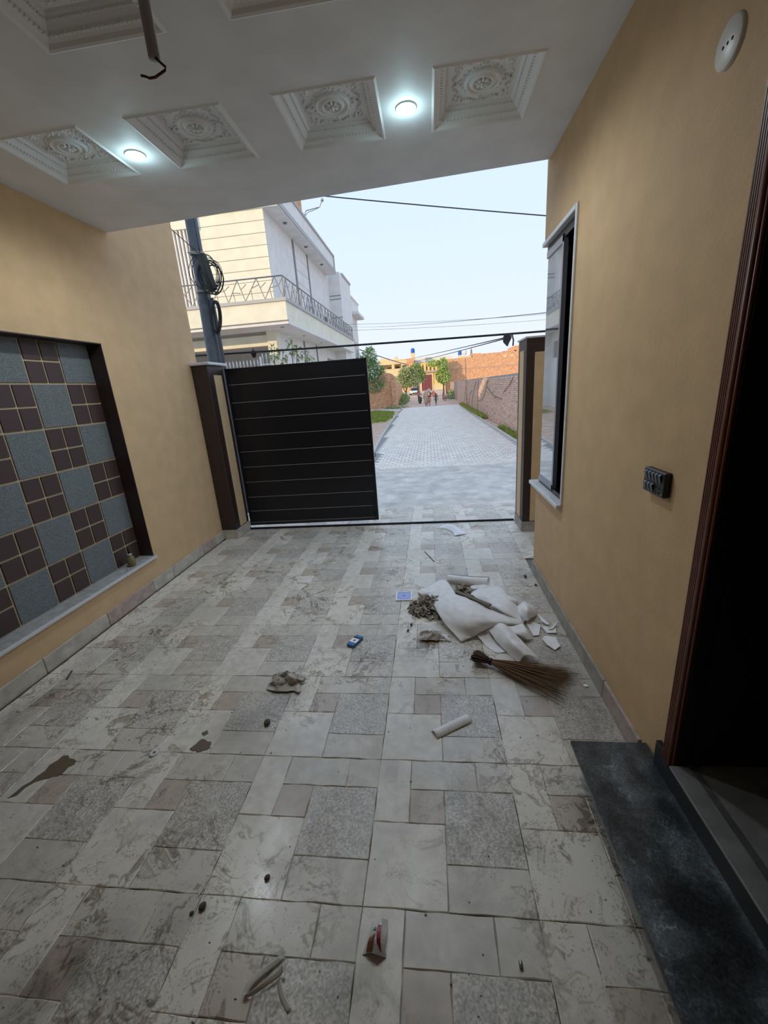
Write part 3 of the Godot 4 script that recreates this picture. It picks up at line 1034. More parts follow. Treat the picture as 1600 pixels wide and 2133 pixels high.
func build_wall_things() -> void:
	# round cover plate high on the right wall
	var t := thing("cover_plate", "round white cover plate with three small dark holes high on right wall", "cover plate", Vector3(WALL_R, 2.627, -1.641))
	var face_out := Transform3D(Basis(Vector3.FORWARD, -PI / 2.0), Vector3.ZERO)
	face_out = Transform3D(Basis(Vector3(0, 0, 1), PI / 2.0), Vector3.ZERO)
	obj("plate", B.new(true).lathe([Vector2(0.061, 0.0), Vector2(0.06, 0.006), Vector2(0.055, 0.0085), Vector2(0.0, 0.009)], 32, face_out), M.white_plastic, t)
	for k in 3:
		obj("hole", B.new(true).lathe([Vector2(0.0045, 0.0), Vector2(0.0045, 0.0096), Vector2(0.0, 0.0096)], 10, face_out.translated(Vector3(0, 0.0, (k - 1) * 0.02))), M.dark_hole, t)
	# switchboard
	t = thing("switchboard", "dark grey switchboard with eight rocker switches on the right wall", "switch", Vector3(WALL_R, 1.302, -1.722))
	obj("plate", B.new().bbox(Vector3(-0.012, 0, 0), Vector3(0.028, 0.098, 0.158), 0.004), M.switch_plastic, t)
	for r in 2:
		for k in (5 if r == 0 else 3):
			var zz := -0.056 + k * 0.0255
			var b := B.new()
			var y := 0.022 if r == 0 else -0.024
			b.face([Vector3(-0.026, y + 0.018, zz - 0.009), Vector3(-0.026, y + 0.018, zz + 0.009), Vector3(-0.034, y + 0.012, zz + 0.009), Vector3(-0.034, y + 0.012, zz - 0.009)], Vector3(0, 1, 0))
			b.face([Vector3(-0.034, y + 0.012, zz - 0.009), Vector3(-0.034, y + 0.012, zz + 0.009), Vector3(-0.027, y - 0.018, zz + 0.009), Vector3(-0.027, y - 0.018, zz - 0.009)], Vector3(-1, 0, 0))
			for sg in [-1.0, 1.0]:
				b.face([Vector3(-0.026, y + 0.018, zz + sg * 0.009), Vector3(-0.034, y + 0.012, zz + sg * 0.009), Vector3(-0.027, y - 0.018, zz + sg * 0.009)], Vector3(0, 0, sg))
			obj("rocker", b, M.switch_rocker, t)
	for q in [[-0.012, 0.022], [-0.012, 0.046], [-0.03, 0.022], [-0.03, 0.046]]:
		obj("socket_hole", B.new().box(Vector3(-0.0262, q[0] - 0.005, q[1]), Vector3(0.001, 0.009, 0.006)), M.dark_hole, t)
	obj("screw_cap", B.new(true).blob(Vector3(-0.026, -0.038, 0.066), Vector3(0.003, 0.004, 0.004)), M.steel, t)
	# oil bottle on the niche sill
	t = thing("oil_bottle", "small amber squeeze bottle with a black nozzle on the niche sill", "bottle", Vector3(-2.775, 0.336, -3.235))
	t.scale = Vector3.ONE * 1.45
	obj("body", B.new(true).lathe([Vector2(0.0, 0.0), Vector2(0.021, 0.0), Vector2(0.024, 0.004), Vector2(0.025, 0.04), Vector2(0.022, 0.056), Vector2(0.012, 0.068), Vector2(0.011, 0.072), Vector2(0.0, 0.072)], 20), M.oil_bottle, t)
	obj("collar", B.new(true).lathe([Vector2(0.0, 0.07), Vector2(0.014, 0.07), Vector2(0.014, 0.08), Vector2(0.006, 0.083), Vector2(0.0, 0.083)], 16), M.pvc_grey, t)
	obj("nozzle", B.new(true).lathe([Vector2(0.006, 0.08), Vector2(0.004, 0.1), Vector2(0.0025, 0.122), Vector2(0.0, 0.123)], 10), M.rubber_black, t)
	t = thing("plaster_crumb", "pinkish plaster crumb on the niche sill beside the squeeze bottle", "debris", Vector3(-2.745, 0.336, -3.14))
	obj("lump", B.new().blob(Vector3(0, 0.006, 0), Vector3(0.012, 0.008, 0.016), 7, 4).blob(Vector3(0.012, 0.004, -0.02), Vector3(0.008, 0.005, 0.009), 6, 4), M.skirting_pink, t)


# ------------------------------------------------------------------ gate and its pillars
func build_gate() -> void:
	var t := thing("gate_pillar", "dark brown gate pillar with a cream inset against the left wall", "pillar", Vector3.ZERO, "gate pillars")
	obj("shaft", B.new().bbox(Vector3(-2.64, 1.07, -5.005), Vector3(0.21, 2.14, 0.39), 0.006), M.brown_paint, t)
	obj("inset_panel", B.new().bbox(Vector3(-2.534, 1.08, -5.03), Vector3(0.010, 1.90, 0.19), 0.003), M.beige_panel, t)
	obj("cap", B.new().bbox(Vector3(-2.62, 2.155, -5.0), Vector3(0.26, 0.032, 0.45), 0.006), M.marble, t)
	obj("base_tile", B.new().bbox(Vector3(-2.635, 0.06, -5.005), Vector3(0.225, 0.12, 0.405), 0.004), M.skirting, t)
	t = thing("gate_pillar", "dark brown gate pillar with cream insets standing clear of the right wall", "pillar", Vector3.ZERO, "gate pillars")
	obj("shaft", B.new().bbox(Vector3(1.25, 1.065, -4.95), Vector3(0.43, 2.13, 0.40), 0.006), M.brown_paint, t)
	obj("inset_panel", B.new().bbox(Vector3(1.033, 1.08, -4.955), Vector3(0.010, 1.88, 0.19), 0.003), M.beige_panel, t)
	obj("inset_panel", B.new().bbox(Vector3(1.25, 1.06, -4.749), Vector3(0.26, 1.86, 0.010), 0.003), M.beige_panel, t)
	obj("cap", B.new().bbox(Vector3(1.25, 2.138, -4.95), Vector3(0.46, 0.02, 0.43), 0.005), M.marble, t)
	obj("base_tile", B.new().bbox(Vector3(1.25, 0.06, -4.95), Vector3(0.446, 0.12, 0.416), 0.004), M.skirting_dirty, t)
	t = thing("brick_piece", "small broken red brick end on the floor behind the right gate pillar", "brick", Vector3(1.25, 0.0, -4.66))
	obj("lump", B.new().bbox(Vector3(0, 0.018, 0), Vector3(0.10, 0.036, 0.06), 0.006, yaw(20)), M.skirting_pink, t)
	# gate leaf, swung closed
	var g := thing("gate_leaf", "black sheet-metal gate leaf of ten horizontal panels, closed", "gate", Vector3(-2.528, 0.0, -5.235))
	g.rotation.y = deg_to_rad(1.6)
	var wdt := 1.795
	var ys := [0.045, 0.245, 0.443, 0.652, 0.857, 1.062, 1.271, 1.488, 1.692, 1.912, 2.108]
	var fr := B.new()
	fr.bbox(Vector3(0.012, 1.077, 0), Vector3(0.024, 2.066, 0.045), 0.003)
	fr.bbox(Vector3(wdt - 0.016, 1.077, 0), Vector3(0.032, 2.066, 0.045), 0.003)
	fr.bbox(Vector3(wdt * 0.5, 0.056, 0), Vector3(wdt, 0.024, 0.045), 0.003)
	fr.bbox(Vector3(wdt * 0.5, 2.096, 0), Vector3(wdt, 0.024, 0.045), 0.003)
	obj("frame", fr, M.black_paint, g)
	for i in 10:
		obj("panel", B.new().bbox(Vector3(wdt * 0.5, (ys[i] + ys[i + 1]) * 0.5, 0.0), Vector3(wdt - 0.05, ys[i + 1] - ys[i] - 0.004, 0.03), 0.004), M.black_paint, g)
		if i > 0:
			var fl := B.new().bbox(Vector3(wdt * 0.5 - 0.01, ys[i] + 0.001, 0.012), Vector3(wdt - 0.07, 0.005, 0.014), 0.0015)  # paler grey strip standing in for the highlight along the seam lip
			obj("seam_highlight", fl, M.rail_metal, g)
	obj("bottom_flange", B.new().bbox(Vector3(wdt * 0.5 - 0.01, 0.083, 0.015), Vector3(wdt - 0.06, 0.005, 0.012), 0.0015), M.rail_metal, g)
	var lt := B.new(true)
	lt.tube([Vector3(wdt - 0.11, 1.052, 0.03), Vector3(wdt - 0.02, 1.056, 0.03)], 0.007, 8)
	lt.tube([Vector3(wdt - 0.055, 1.056, 0.03), Vector3(wdt - 0.055, 1.03, 0.035)], 0.005, 6)
	obj("slide_bolt", lt, M.black_paint, g)
	lt = B.new(true)
	lt.tube([Vector3(wdt - 0.055, 0.04, 0.034), Vector3(wdt - 0.055, 0.325, 0.034), Vector3(wdt - 0.085, 0.335, 0.036)], 0.007, 8)
	lt.sm(false)
	lt.box(Vector3(wdt - 0.055, 0.12, 0.028), Vector3(0.03, 0.02, 0.018)).box(Vector3(wdt - 0.055, 0.25, 0.028), Vector3(0.03, 0.02, 0.018))
	obj("drop_bolt", lt, M.black_paint, g)
	obj("latch_eye", B.new(true).tube([Vector3(wdt + 0.005, 0.90, 0.0), Vector3(wdt + 0.022, 0.905, 0.0), Vector3(wdt + 0.022, 0.935, 0.0), Vector3(wdt + 0.005, 0.94, 0.0)], 0.005, 6), M.black_paint, g)
	for hy in [0.4, 1.1, 1.8]:
		obj("hinge", B.new(true).tube([Vector3(-0.004, hy - 0.05, 0.0), Vector3(-0.004, hy + 0.05, 0.0)], 0.012, 10), M.black_paint, g)
	# gate stop angle across the floor
	t = thing("gate_stop", "thin black steel gate stop strip across the floor at the threshold", "gate stop")
	obj("angle", B.new().bbox(Vector3(-0.75, 0.009, -5.19), Vector3(3.55, 0.022, 0.022), 0.003), M.black_paint, t)


# ------------------------------------------------------------------ street
func build_street() -> void:
	# tiled apron sloping from the gate to the street
	var ap := struct_root("apron", "pale tiled ramp between the gate and the street", "ramp")
	var tilt := Node3D.new()
	tilt.name = "ramp_tiles"
	ap.add_child(tilt)
	tilt.position = Vector3(0, -0.002, -5.215)
	tilt.rotation.x = deg_to_rad(-5.6)
	obj("ramp_bed", B.new().mm(Vector3(-3.3, -0.3, -1.21), Vector3(1.8, -0.0201, 0.0)), M.concrete_floor, tilt)
	floor_tiles(tilt, -3.298, -1.2, 8, 2, 2)
	# ground of the street
	struct("street_ground", B.new().mm(Vector3(-60, -0.6, -11.6), Vector3(40, STREET_Y, -3.0)), M.street_dust, "dusty grey street crossing in front of the gate", "street")
	var gp := [[-11.6, -0.31], [-46.0, -0.31], [-66.0, -0.10], [-84.0, 0.06], [-100.0, 0.58], [-320.0, 0.7]]
	var b := B.new()
	for i in gp.size() - 1:
		var a: Array = gp[i]
		var c: Array = gp[i + 1]
		b.quad(Vector3(-160, a[1], a[0]), Vector3(160, a[1], a[0]), Vector3(160, c[1], c[0]), Vector3(-160, c[1], c[0]))
	struct("ground_earth", b, M.earth, "bare pinkish earth of the lane and the plots beyond the paving", "ground")
	# paved lane: interlocking grey blocks
	var rd := struct_root("paved_lane", "lane of interlocking pale grey paving blocks running away from the gate", "road")
	obj("paving_bed", B.new().prism([Vector2(-1.7, -10.4), Vector2(2.8, -10.4), Vector2(2.85, -42.6), Vector2(-2.75, -42.6), Vector2(-2.5, -30.0), Vector2(-2.1, -18.0)], -0.34, -0.302), M.paver_bed, rd)
	var pm := B.new().bbox(Vector3(0, -0.012, 0), Vector3(0.199, 0.03, 0.199), 0.012).mesh()
	var wh := []
	var cs := []
	var pz := 0.215
	for j in 148:
		var z := -10.7 - j * pz
		var t := clampf((-10.7 - z) / 31.5, 0.0, 1.0)
		var xl := lerpf(-1.45, -2.62, pow(t, 0.6))
		var xr := lerpf(2.75, 2.80, t)
		var x := ceilf(xl / pz) * pz + (pz * 0.5 if j % 2 else 0.0)
		while x < xr:
			wh.append(Transform3D(Basis(), Vector3(x, STREET_Y + 0.012 + rnd(-0.002, 0.002), z)))
			var v := rnd(0.86, 1.0)
			cs.append(Color(v, v, v * rnd(0.98, 1.03)))
			x += pz
	many("paving_block", pm, M.paver, wh, cs, rd)
	# kerb along the right of the lane
	var kb := struct_root("kerb", "weathered concrete kerb along the right edge of the paved lane", "kerb")
	for i in 30:
		var z := -13.2 - i * 0.95
		obj("kerb_stone", B.new().bbox(Vector3(2.86 + rnd(-0.015, 0.015), STREET_Y + 0.0, z), Vector3(0.12, 0.12, 0.93), 0.015, yaw(rnd(-1, 1))), M.kerb, kb)
	for i in 22:
		var z2 := -14.0 - i * 0.95
		var t2 := clampf((-10.7 - z2) / 31.5, 0.0, 1.0)
		if i == 0:
			kb = struct_root("kerb_low", "low worn edging along the left of the paved lane", "kerb")
		obj("kerb_stone", B.new().bbox(Vector3(lerpf(-1.45, -2.62, pow(t2, 0.6)) - 0.2, STREET_Y - 0.02, z2), Vector3(0.1, 0.08, 0.93), 0.012, yaw(3)), M.kerb, kb)
	# pale concrete path to the white side gate
	struct("side_path", B.new().prism([Vector2(-7.2, -49.0), Vector2(-2.75, -40.0), Vector2(-2.5, -37.6), Vector2(-3.6, -38.6), Vector2(-6.2, -42.6), Vector2(-7.8, -44.0)], -0.33, -0.285), M.kerb, "pale concrete path leading left to the white side gate", "path")
	# low brick wall along the right of the lane
	var bw := struct_root("wall_lane", "long low weathered brick wall along the right side of the lane", "wall")
	obj("wall_core", B.new().mm(Vector3(3.3, -0.4, -66.0), Vector3(3.5, 1.83, -10.5)), M.mortar, bw)
	obj("coping", B.new().mm(Vector3(3.275, 1.80, -66.0), Vector3(3.52, 1.93, -10.5)), M.cement_cap, bw)
	var bm := B.new().bbox(Vector3.ZERO, Vector3(0.05, 0.067, 0.225), 0.008).mesh()
	wh = []
	cs = []
	for r in 28:
		var y := STREET_Y + 0.04 + r * 0.0765
		for k in 160:
			var z := -12.0 - k * 0.238 - (0.119 if r % 2 else 0.0)
			if rng.randf() < 0.02:
				continue
			wh.append(Transform3D(Basis(Vector3.UP, rnd(-0.02, 0.02)), Vector3(3.285 + rnd(-0.008, 0.006), y, z)))
			var v := rnd(0.75, 1.05)
			cs.append(Color(v, v * rnd(0.90, 1.0), v * rnd(0.86, 1.02)))
	many("brick", bm, M.brick, wh, cs, bw)
	# dry climbing stems on that wall
	var vines := [[[-33.0, -0.25], [-32.6, 0.5], [-31.6, 1.1], [-30.0, 1.7]], [[-36.0, -0.2], [-34.5, 0.6], [-34.2, 0.9], [-32.8, 1.1]], [[-24.0, 1.8], [-25.0, 1.2], [-26.4, 0.7], [-28.5, 0.5]], [[-24.5, 1.4], [-22.0, 1.0], [-19.5, 0.9]], [[-17.0, 1.8], [-17.8, 1.5], [-19.2, 1.2]], [[-40.0, 0.0], [-39.0, 0.9], [-37.6, 1.5]], [[-29.2, -0.3], [-28.9, 0.6], [-28.6, 1.8]]]
	var vl := ["dry stem crossing the sunlit patch of the lane wall", "branched dry stem left of the sunlit patch, low on the lane wall", "dry stem drooping from the coping to the sunlit patch of the lane wall", "dry stem lying slantwise on the lane wall nearer than the sunlit patch", "dry stem nearest the right gate pillar, high on the lane wall", "dry stem farthest down the lane wall, beside the thin rusty pole", "upright dry stem rising just left of the sunlit patch"]
	var vi := -1
	for v in vines:
		vi += 1
		var pts := []
		for q in v:
			pts.append(Vector3(3.235, q[1], q[0]))
		tag(obj("dry_vine", B.new(true).tube(pts, 0.013, 5), M.dry_stem), vl[vi], "vine", "dry stems on the lane wall")


# ------------------------------------------------------------------ white house on the left
func lattice(b: B, p0: Vector3, p1: Vector3, h: float, sd: int) -> void:  # irregular criss-cross bars between two rails
	var r := RandomNumberGenerator.new()
	r.seed = sd
	var d := (p1 - p0)
	var L := d.length()
	var u := d / L
	var at := func(s: float, y: float) -> Vector3: return p0 + u * s + Vector3.UP * y
	var s := 0.0
	while s < L - 0.3:
		var w := r.randf_range(0.62, 0.85)
		var e := minf(s + w, L)
		var lean := r.randf_range(0.35, 0.6)
		b.tube([at.call(s, 0.0), at.call(minf(s + lean, L), h)], 0.018, 4, false)
		b.tube([at.call(minf(s + lean, L), h), at.call(e, 0.0)], 0.018, 4, false)
		var m := r.randf_range(0.3, 0.6)
		b.tube([at.call(s + lean * m, h * m), at.call(minf(s + lean * m + 0.33, L), h * r.randf_range(0.2, 0.95))], 0.015, 4, false)
		b.tube([at.call(lerpf(s + lean, e, 0.45), h * 0.55), at.call(minf(e + 0.12, L), h * r.randf_range(0.75, 1.0))], 0.015, 4, false)
		b.tube([at.call(s + lean * 0.5, h * 0.5), at.call(s + lean * 0.35 + 0.12, 0.0)], 0.015, 4, false)
		s = e


func build_neighbour_house() -> void:
	var h := thing("white_house", "large two-storey white house with a lattice balcony beyond the gate", "house")
	var wx := -6.57
	var wz := -19.45
	# main block, grooved front boards
	obj("upper_wall", B.new().mm(Vector3(-16.0, 4.9, -31.2), Vector3(wx, 9.25, wz - 0.06)), M.house_white, h)
	for k in 10:
		obj("front_board", B.new().bbox(Vector3(-8.07, 9.055 - k * 0.452, wz - 0.03), Vector3(3.02, 0.436, 0.07), 0.012), M.house_cream, h)
	for k in 8:
		obj("fin", B.new().bbox(Vector3(-9.78 - k * 0.165, 7.05, wz + 0.10), Vector3(0.085, 3.5, 0.12), 0.008), M.house_white, h)
	obj("fin_head", B.new().mm(Vector3(-16.0, 8.78, wz - 0.05), Vector3(-9.6, 9.25, wz + 0.22)), M.house_cream, h)
	obj("fin_backing", B.new().mm(Vector3(-16.0, 5.0, wz - 0.1), Vector3(-9.6, 8.78, wz - 0.02)), M.house_grey, h)
	# side wall recess strips and board
	for q in [[-23.35, 0.22], [-25.95, 0.28]]:
		obj("recess_strip", B.new().mm(Vector3(wx - 0.01, 4.95, q[0] - q[1] * 0.5), Vector3(wx + 0.025, 9.22, q[0] + q[1] * 0.5)), M.house_grey, h)
		obj("recess_strip", B.new().mm(Vector3(wx - 0.01, 0.0, q[0] - q[1] * 0.5), Vector3(wx + 0.025, 4.45, q[0] + q[1] * 0.5)), M.house_grey, h)
	for k in 7:
		obj("side_board", B.new().bbox(Vector3(wx + 0.01, 5.25 + k * 0.6, -24.65), Vector3(0.04, 0.58, 2.2), 0.01), M.house_white, h)
	obj("side_window", B.new().mm(Vector3(wx - 0.01, 5.35, -29.6), Vector3(wx + 0.02, 6.5, -29.0)), M.window_shade, h)
	# roof slab with soffit and parapet band
	obj("roof_slab", B.new().mm(Vector3(-16.0, 9.25, -30.6), Vector3(-5.9, 9.36, -19.38)), M.house_white, h)
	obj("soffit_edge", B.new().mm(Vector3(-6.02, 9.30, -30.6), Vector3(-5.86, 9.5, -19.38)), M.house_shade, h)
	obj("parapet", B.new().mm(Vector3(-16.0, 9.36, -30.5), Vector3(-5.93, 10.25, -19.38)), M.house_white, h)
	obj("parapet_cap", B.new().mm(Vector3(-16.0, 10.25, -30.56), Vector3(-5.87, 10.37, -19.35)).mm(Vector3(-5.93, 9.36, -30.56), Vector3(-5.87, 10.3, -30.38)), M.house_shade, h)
	for z in [-21.2, -24.6, -28.0]:
		obj("soffit_lamp", B.new(true).lathe([Vector2(0.0, 0.0), Vector2(0.09, 0.0), Vector2(0.09, 0.02)], 14, Transform3D(Basis(), Vector3(-6.2, 9.205, z))), M.house_grey, h)
	# two further blocks of the house
	obj("rear_block", B.new().mm(Vector3(-12.0, -0.3, -35.3), Vector3(-5.78, 9.55, -31.2)), M.house_white, h)
	for y in [8.10, 7.88, 6.715]:
		obj("rear_block_groove", B.new().mm(Vector3(-6.57, y - 0.018, -31.21), Vector3(-5.775, y + 0.018, -31.17)), M.house_grey, h)
	obj("rear_block_cap", B.new().mm(Vector3(-12.0, 9.55, -35.4), Vector3(-5.72, 9.70, -32.2)), M.house_shade, h)
	obj("end_block", B.new().mm(Vector3(-12.0, -0.3, -40.3), Vector3(-6.2, 8.6, -35.3)), M.house_white, h)
	obj("end_parapet", B.new().mm(Vector3(-12.0, 8.0, -40.3), Vector3(-6.0, 9.0, -36.5)).mm(Vector3(-12.0, 9.0, -40.4), Vector3(-5.94, 9.12, -36.4)), M.house_white, h)
	obj("end_canopy", B.new().mm(Vector3(-12.0, 7.8, -40.5), Vector3(-5.55, 8.0, -37.0)), M.house_white, h)
	obj("end_pane", B.new().mm(Vector3(-6.25, 4.2, -39.6), Vector3(-6.18, 5.8, -38.0)), M.car_glass, h)
	# balcony
	var bz := -17.6
	var bx := -5.51
	obj("balcony_band", B.new().mm(Vector3(-16.0, 4.62, wz), Vector3(bx, 5.34, bz)).mm(Vector3(wx, 4.62, -33.3), Vector3(bx, 5.34, wz)), M.house_cream, h)
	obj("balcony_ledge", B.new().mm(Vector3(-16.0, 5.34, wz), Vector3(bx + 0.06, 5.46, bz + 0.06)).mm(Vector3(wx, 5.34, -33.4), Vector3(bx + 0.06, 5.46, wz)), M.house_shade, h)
	obj("balcony_soffit", B.new().mm(Vector3(-16.0, 4.50, wz), Vector3(bx + 0.02, 4.62, bz + 0.02)).mm(Vector3(wx, 4.50, -33.3), Vector3(bx + 0.02, 4.62, wz)), M.house_white, h)
	obj("soffit_line", B.new().mm(Vector3(-16.0, 4.60, bz), Vector3(bx + 0.05, 4.64, bz + 0.05)), M.house_grey, h)
	for z in [-18.3, -21.5, -25.0]:
		obj("soffit_lamp", B.new(true).lathe([Vector2(0.0, 0.0), Vector2(0.08, 0.0), Vector2(0.08, 0.02)], 14, Transform3D(Basis(), Vector3(-6.0, 4.485, z))), M.house_grey, h)
	var rl := B.new(true)
	var rx := bx - 0.02
	var rz := bz - 0.02
	rl.tube([Vector3(-16.0, 6.24, rz), Vector3(rx, 6.24, rz)], 0.028, 6)
	rl.tube([Vector3(rx, 6.24, rz), Vector3(rx, 6.24, -33.2)], 0.028, 6)
	rl.tube([Vector3(rx, 5.46, rz), Vector3(rx, 6.24, rz)], 0.024, 6)
	rl.tube([Vector3(rx, 5.46, -33.2), Vector3(rx, 6.24, -33.2)], 0.024, 6)
	var hr := obj("handrail", rl, M.rail_metal, h)
	var lb := B.new(true)
	lattice(lb, Vector3(-12.6, 5.46, rz), Vector3(rx, 5.46, rz), 0.77, 4)
	var l1 := obj("lattice_bars", lb, M.rail_metal, hr)
	l1.set_meta("kind", "stuff")
	lb = B.new(true)
	lattice(lb, Vector3(rx, 5.46, rz), Vector3(rx, 5.46, -33.2), 0.77, 9)
	var l2 := obj("lattice_bars", lb, M.rail_metal, hr)
	l2.set_meta("kind", "stuff")
	# ground floor: column, beam, open car porch
	obj("column", B.new().mm(Vector3(-6.99, -0.3, wz), Vector3(-6.57, 4.5, -19.0)), M.house_cream, h)
	obj("beam", B.new().mm(Vector3(-16.0, 3.92, -19.4), Vector3(-6.99, 4.36, -19.1)), M.house_cream, h)
	obj("lower_side_wall", B.new().mm(Vector3(-6.85, -0.3, -33.0), Vector3(wx, 4.5, wz)), M.house_white, h)
	obj("lower_rear_wall", B.new().mm(Vector3(-16.0, -0.3, -26.0), Vector3(-6.85, 4.5, -25.6)), M.house_white, h)
	obj("lower_outer_wall", B.new().mm(Vector3(-16.2, -0.3, -26.0), Vector3(-16.0, 9.25, -19.4)), M.house_white, h)
	for k in 3:
		obj("porch_beam", B.new().mm(Vector3(-16.0, 4.2, -20.9 - k * 1.6), Vector3(-6.85, 4.5, -20.7 - k * 1.6)), M.house_white, h)
	var gr := obj("grille_window", B.new().mm(Vector3(wx - 0.02, 2.9, -30.6), Vector3(wx + 0.03, 3.9, -28.6)), M.window_shade, h)
	for k in 9:
		obj("window_bar", B.new().mm(Vector3(wx + 0.03, 2.92, -30.5 + k * 0.23), Vector3(wx + 0.05, 3.88, -30.46 + k * 0.23)), M.house_white, gr)
	# hanging lantern in that porch
	var ln := thing("porch_lantern", "dark lantern hanging in the white house's open car porch", "lantern", Vector3(-8.35, 4.2, -20.6))
	obj("chain", B.new(true).tube([Vector3(0, 0, 0), Vector3(0, -0.25, 0)], 0.015, 5), M.cable, ln)
	obj("body", B.new(true).lathe([Vector2(0.0, -0.62), Vector2(0.07, -0.58), Vector2(0.13, -0.42), Vector2(0.13, -0.36), Vector2(0.06, -0.28), Vector2(0.0, -0.24)], 12), M.cable, ln)
	# roof water tank peeping over the parapet
	var tk := thing("roof_turret", "small orange brick turret above the white house parapet", "turret")
	obj("bricks", B.new().mm(Vector3(-6.6, 10.37, -23.6), Vector3(-5.95, 10.95, -22.4)), M.brick_far, tk)
	var ar := thing("antenna", "thin bent metal antenna arm sticking out over the white house roof", "antenna")
	obj("arm", B.new(true).tube([Vector3(-6.0, 10.3, -24.0), Vector3(-5.84, 10.64, -24.0), Vector3(-5.12, 10.72, -24.0), Vector3(-5.02, 10.9, -24.0), Vector3(-4.94, 11.1, -24.0)], 0.022, 5).tube([Vector3(-6.0, 10.35, -24.0), Vector3(-5.74, 10.56, -24.0), Vector3(-5.35, 10.64, -24.0), Vector3(-5.12, 10.72, -24.0)], 0.014, 5).blob(Vector3(-4.96, 11.0, -24.0), Vector3(0.08, 0.07, 0.08)), M.rail_metal, ar)
	# spear-topped fence on the boundary wall of that house
	struct("wall_fence_base", B.new().mm(Vector3(-16.0, -0.3, -13.4), Vector3(-4.75, 2.28, -13.1)), M.house_white, "white boundary wall under the spear-topped fence", "wall")
	var f := thing("spear_fence", "white metal fence of small spear heads showing above the black gate", "fence")
	var rb := B.new()
	rb.mm(Vector3(-9.0, 2.52, -13.27), Vector3(-5.2, 2.55, -13.23))
	rb.mm(Vector3(-5.22, 2.70, -13.27), Vector3(-4.8, 2.73, -13.23))
	rb.mm(Vector3(-5.2, 2.28, -13.28), Vector3(-5.16, 2.95, -13.22))
	obj("rail", rb, M.white_metal, f)
	var sp := B.new(true)
	sp.tube([Vector3(0, -0.12, 0), Vector3(0, 0.36, 0)], 0.009, 6)
	sp.lathe([Vector2(0.0, 0.32), Vector2(0.024, 0.385), Vector2(0.018, 0.42), Vector2(0.0, 0.5)], 6)
	sp.tube([Vector3(-0.035, 0.34, 0), Vector3(0.035, 0.34, 0)], 0.008, 5)
	var spm := sp.mesh()
	for k in 32:
		obj("spear", spm, M.white_metal, f).position = Vector3(-5.28 - k * 0.1155, 2.40, -13.25)
	for k in 3:
		obj("spear", spm, M.white_metal, f).position = Vector3(-5.10 + k * 0.12, 2.56, -13.25)


